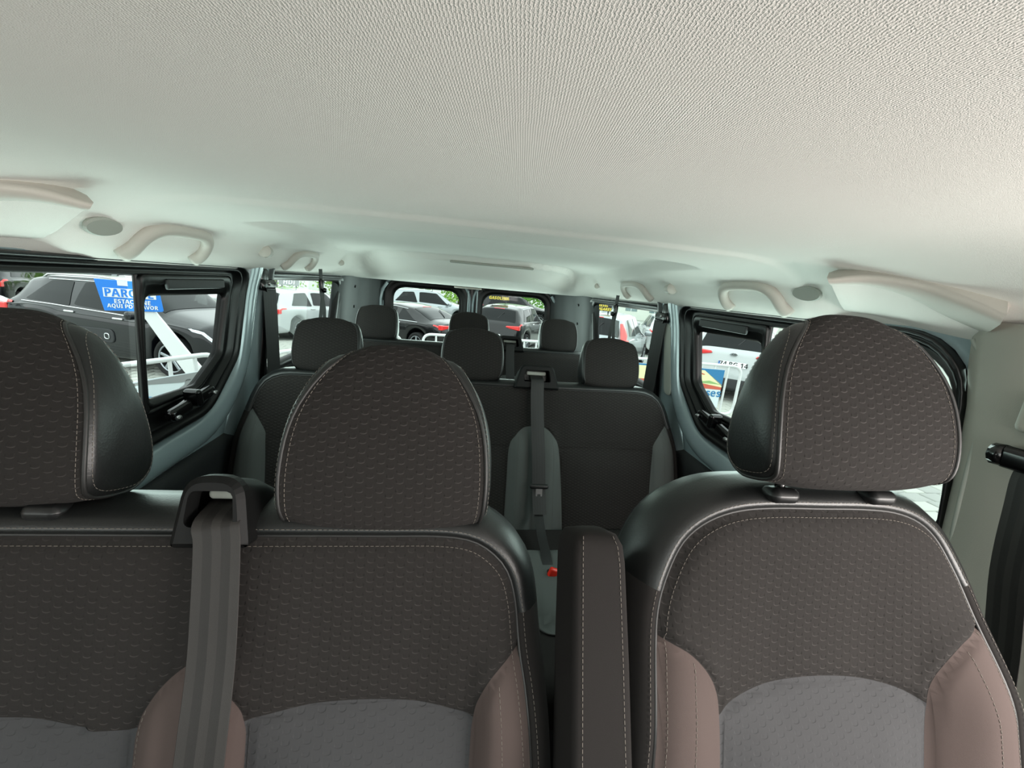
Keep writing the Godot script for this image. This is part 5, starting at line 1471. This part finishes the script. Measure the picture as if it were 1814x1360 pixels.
func outside() -> void:
	paving()
	var o := car("parked_car", "dark navy tall car side on beyond the left sliding window, behind the blue sign", SUV, Vector2(-5.60, -8.20), Vector2(0.963, 0.27), M.navy_paint, {"chrome": true, "rails": true, "crease": true, "dark_bumper": true})
	var b := MB.new(); b.prism(rounded(rect(-0.62, -0.12, 0.62, 0.12), 0.10), 0.03, 0.01, Transform3D(Basis(), Vector3(-0.35, 0.62, 0.925))); put("door_guard", b, M.bumper_plastic, o)
	b = MB.new(); var rg := PackedVector3Array()
	for p in rounded(rect(-0.045, -0.045, 0.045, 0.045), 0.035): rg.append(Vector3(0.14 + p.x, 0.62 + p.y, 0.945))
	b.tube(rg, 0.010, 6, true); put("guard_ring", b, M.chrome, o)
	car("parked_car", "white hatchback seen through the left rear side window", HATCH, Vector2(-4.79, -13.18), Vector2(0.326, -0.945), M.white_paint, {"scale": 0.88})
	car("parked_car", "black saloon with its side and one red tail lamp in the left rear door window", SALOON, Vector2(-1.63, -11.86), Vector2(-0.80, -0.60), M.black_paint, {"scale": 0.87, "chrome": true, "crease": true, "plate_y": 0.7})
	car("parked_car", "black tall car seen from behind in the right rear door window", SUV, Vector2(1.66, -13.1), Vector2(0.411, -0.911), M.black_paint, {"scale": 0.87, "chrome": true, "crease": true})
	car("parked_car", "silver hatchback with a dark rear window in the right rear side window", HATCH, Vector2(3.95, -10.7), Vector2(0.527, -0.85), M.silver_paint, {"scale": 0.99, "tall_lamp": true, "lamp_y": 0.86})
	o = car("parked_car", "white car with its number plate facing the right sliding window, behind the banner", SUV, Vector2(6.68, -9.20), Vector2(0.592, -0.806), M.white_paint, {"scale": 0.98, "dark_bumper": true, "plate_y": 0.80, "lamp_y": 0.99})
	var rb := Basis(Vector3(0, 0, 1), Vector3(0, 1, 0), Vector3(-1, 0, 0))
	words("74 RG 14", 0.13, Vector3(-2.256, 0.80, 0.03), rb, M.sign_black, o)
	b = MB.new(); b.rbox(Vector3(0.006, 0.10, 0.045), 0.002, Vector3(-2.253, 0.80, -0.235)); put("plate_band", b, M.sign_blue, o)
	b = MB.new(); b.prism(scaled(circle(1.0, 20), Vector2(0.075, 0.036)), 0.014, 0.004, Transform3D(rb, Vector3(-2.215, 1.0, 0))); put("badge", b, M.chrome, o)
	words("KIA", 0.05, Vector3(-2.224, 1.0, 0), rb, M.sign_black, o, "badge_lettering")
	car("parked_car", "pale silver car half hidden behind the black saloon, sloping windscreen showing", SUV, Vector2(-1.6, -17.4), Vector2(0.86, -0.5), M.silver_paint, {"rails": true})
	car("parked_car", "black car with red lamps at the top left corner of the left side window", SUV, Vector2(-13.0, -13.6), Vector2(-0.35, -0.93), M.black_paint, {})
	car("parked_car", "white car low at the far left, just behind the navy car's tail", HATCH, Vector2(-11.2, -9.0), Vector2(0.5, -0.86), M.white_paint, {})
	car("parked_car", "dark grey car in the back row behind the navy car", SUV, Vector2(-8.6, -13.0), Vector2(0.95, 0.3), M.grey_paint, {"rails": true})
	car("parked_car", "black car in the back row with the petrol sign on its roof", SUV, Vector2(2.4, -20.6), Vector2(0.95, -0.3), M.black_paint, {})
	car("parked_car", "white car with red lamps standing beyond the silver hatchback", HATCH, Vector2(7.6, -14.6), Vector2(0.3, -0.95), M.white_paint, {})
	car("parked_car", "tall white car at the right edge of the right rear door window", SUV, Vector2(6.0, -19.0), Vector2(-0.4, 0.9), M.white_paint, {"scale": 1.15})
	car("parked_car", "red car beyond the white car, at the top of the right side window", HATCH, Vector2(11.4, -11.6), Vector2(0.3, -0.95), M.tail_red, {})
	# blue parking sign on a leaning white post
	o = thing("parking_sign", "blue sign asking to park here, on a leaning white post outside the left window", "sign", Vector3(-3.62, GROUND, -4.98))
	o.basis = flat_basis(Vector3(-3.88, 0, -4.93), Vector3(-3.34, 0, -5.0))
	b = MB.new(); b.prism(rounded(P2([-0.29, 1.63, 0.27, 1.63, 0.30, 1.32, -0.235, 1.30]), [0.005, 0.06, 0.02, 0.01]), 0.02, 0.004, Transform3D(Basis(), Vector3(0, 0, 0.03))); put("plate", b, M.sign_blue, o)
	b = MB.new(); b.prism(rect(-0.22, 1.45, 0.25, 1.545), 0.006, 0.001, Transform3D(Basis(), Vector3(0, 0, 0.042))); put("white_panel", b, M.sign_white, o)
	b = MB.new(); b.prism(rect(-0.085, 1.575, 0.005, 1.628), 0.006, 0.001, Transform3D(Basis(), Vector3(0, 0, 0.042))); put("white_square", b, M.sign_white, o)
	words("PARQUE", 0.115, Vector3(0.01, 1.4975, 0.047), Basis(), M.sign_blue, o)
	words("ESTACIONE", 0.062, Vector3(0.03, 1.408, 0.043), Basis(), M.sign_white, o)
	words("AQUI POR FAVOR", 0.056, Vector3(0.03, 1.358, 0.043), Basis(), M.sign_white, o)
	b = MB.new(); b.prism(P2([0.02, 1.40, 0.16, 1.40, 0.50, 0.86, 0.84, 0.34, 0.84, 0.0, 0.72, 0.0, 0.60, 0.34, 0.30, 0.86]), 0.03, 0.006); put("leaning_post", b, M.sign_white, o)
	# crowd barriers in a row round the van
	barrier("white crowd barrier outside the left sliding window, carrying the white banner", Vector2(-3.38, -2.12), Vector2(-2.36, -4.18), 1.06, "left")
	barrier("white crowd barrier seen low in the left rear side window, without a banner", Vector2(-1.98, -4.44), Vector2(-0.95, -6.4), 1.04)
	barrier("white crowd barrier straight behind the rear doors", Vector2(-0.64, -6.68), Vector2(1.65, -6.74), 1.06)
	barrier("white crowd barrier outside the right sliding window, carrying the printed banner", Vector2(1.95, -5.76), Vector2(4.16, -5.52), 1.05, "right")
	# roof signs and lettering
	board("black roof sign with yellow letters reading gasolina, in the right rear door window", ["GASOLINA"], Vector3(1.06, 0.675, -12.4), Vector3(1, 0, 0.1), 0.56, 0.18, 0.12, M.sign_black, M.sign_yellow, 0.06)
	board("black roof sign with two lines of yellow letters on the silver hatchback", ["DIESEL", "7 LUGARES"], Vector3(3.30, 0.755, -9.6), Vector3(1, 0, 0.12), 0.46, 0.18, 0.09, M.sign_black, M.sign_yellow, 0.05)
	board("grey plate with white letters on the roof of the white hatchback", ["HDi"], Vector3(-5.0, 0.62, -12.75), Vector3(0.95, 0, -0.2), 0.52, 0.19, 0.18, M.banner_grey, M.sign_white, 0.06)
	board("green framed notice board standing among the bushes at the back", [""], Vector3(-1.0, 0.75, -24.0), Vector3(1, 0, 0), 2.0, 1.2, 0.1, M.banner_green, M.sign_white, 1.5)
	# greenery and houses round the lot
	var k := 0
	for q in [[-8.2, 2.4, -31.0, 2.6], [-4.0, 2.0, -28.5, 2.3], [-0.2, 2.6, -30.0, 2.5], [4.6, 2.2, -31.0, 2.4], [-13.4, 3.0, -32.0, 3.0]]:
		leafy("tree", ["broad light green tree at the back, left of the notice board", "low light green tree just left behind the notice board", "light green tree right behind the notice board", "darker green tree at the back right of the notice board", "large green tree furthest to the left at the back"][k], Vector3(q[0], q[1], q[2]), Vector3(q[3], q[3] * 0.9, q[3] * 0.8), 2600, M.leaf if k % 2 == 1 else M.leaf_light, 20 + k)
		k += 1
	building("long pale building beyond the left rear side window", Vector3(-26.0, 0, -36.0), Vector3(16.0, 5.0, 6.0), 0.25, 8, 2)
	building("pale house beyond the right rear windows", Vector3(14.0, 0, -37.0), Vector3(12.0, 5.0, 6.0), -0.2, 6, 2)
	building("pale building far out beyond the right side window", Vector3(26.0, 0, -22.0), Vector3(16.0, 5.5, 6.0), -0.9, 8, 2)
	building("pale building far out beyond the left side window", Vector3(-30.0, 0, -14.0), Vector3(16.0, 5.0, 6.0), 1.1, 8, 2)
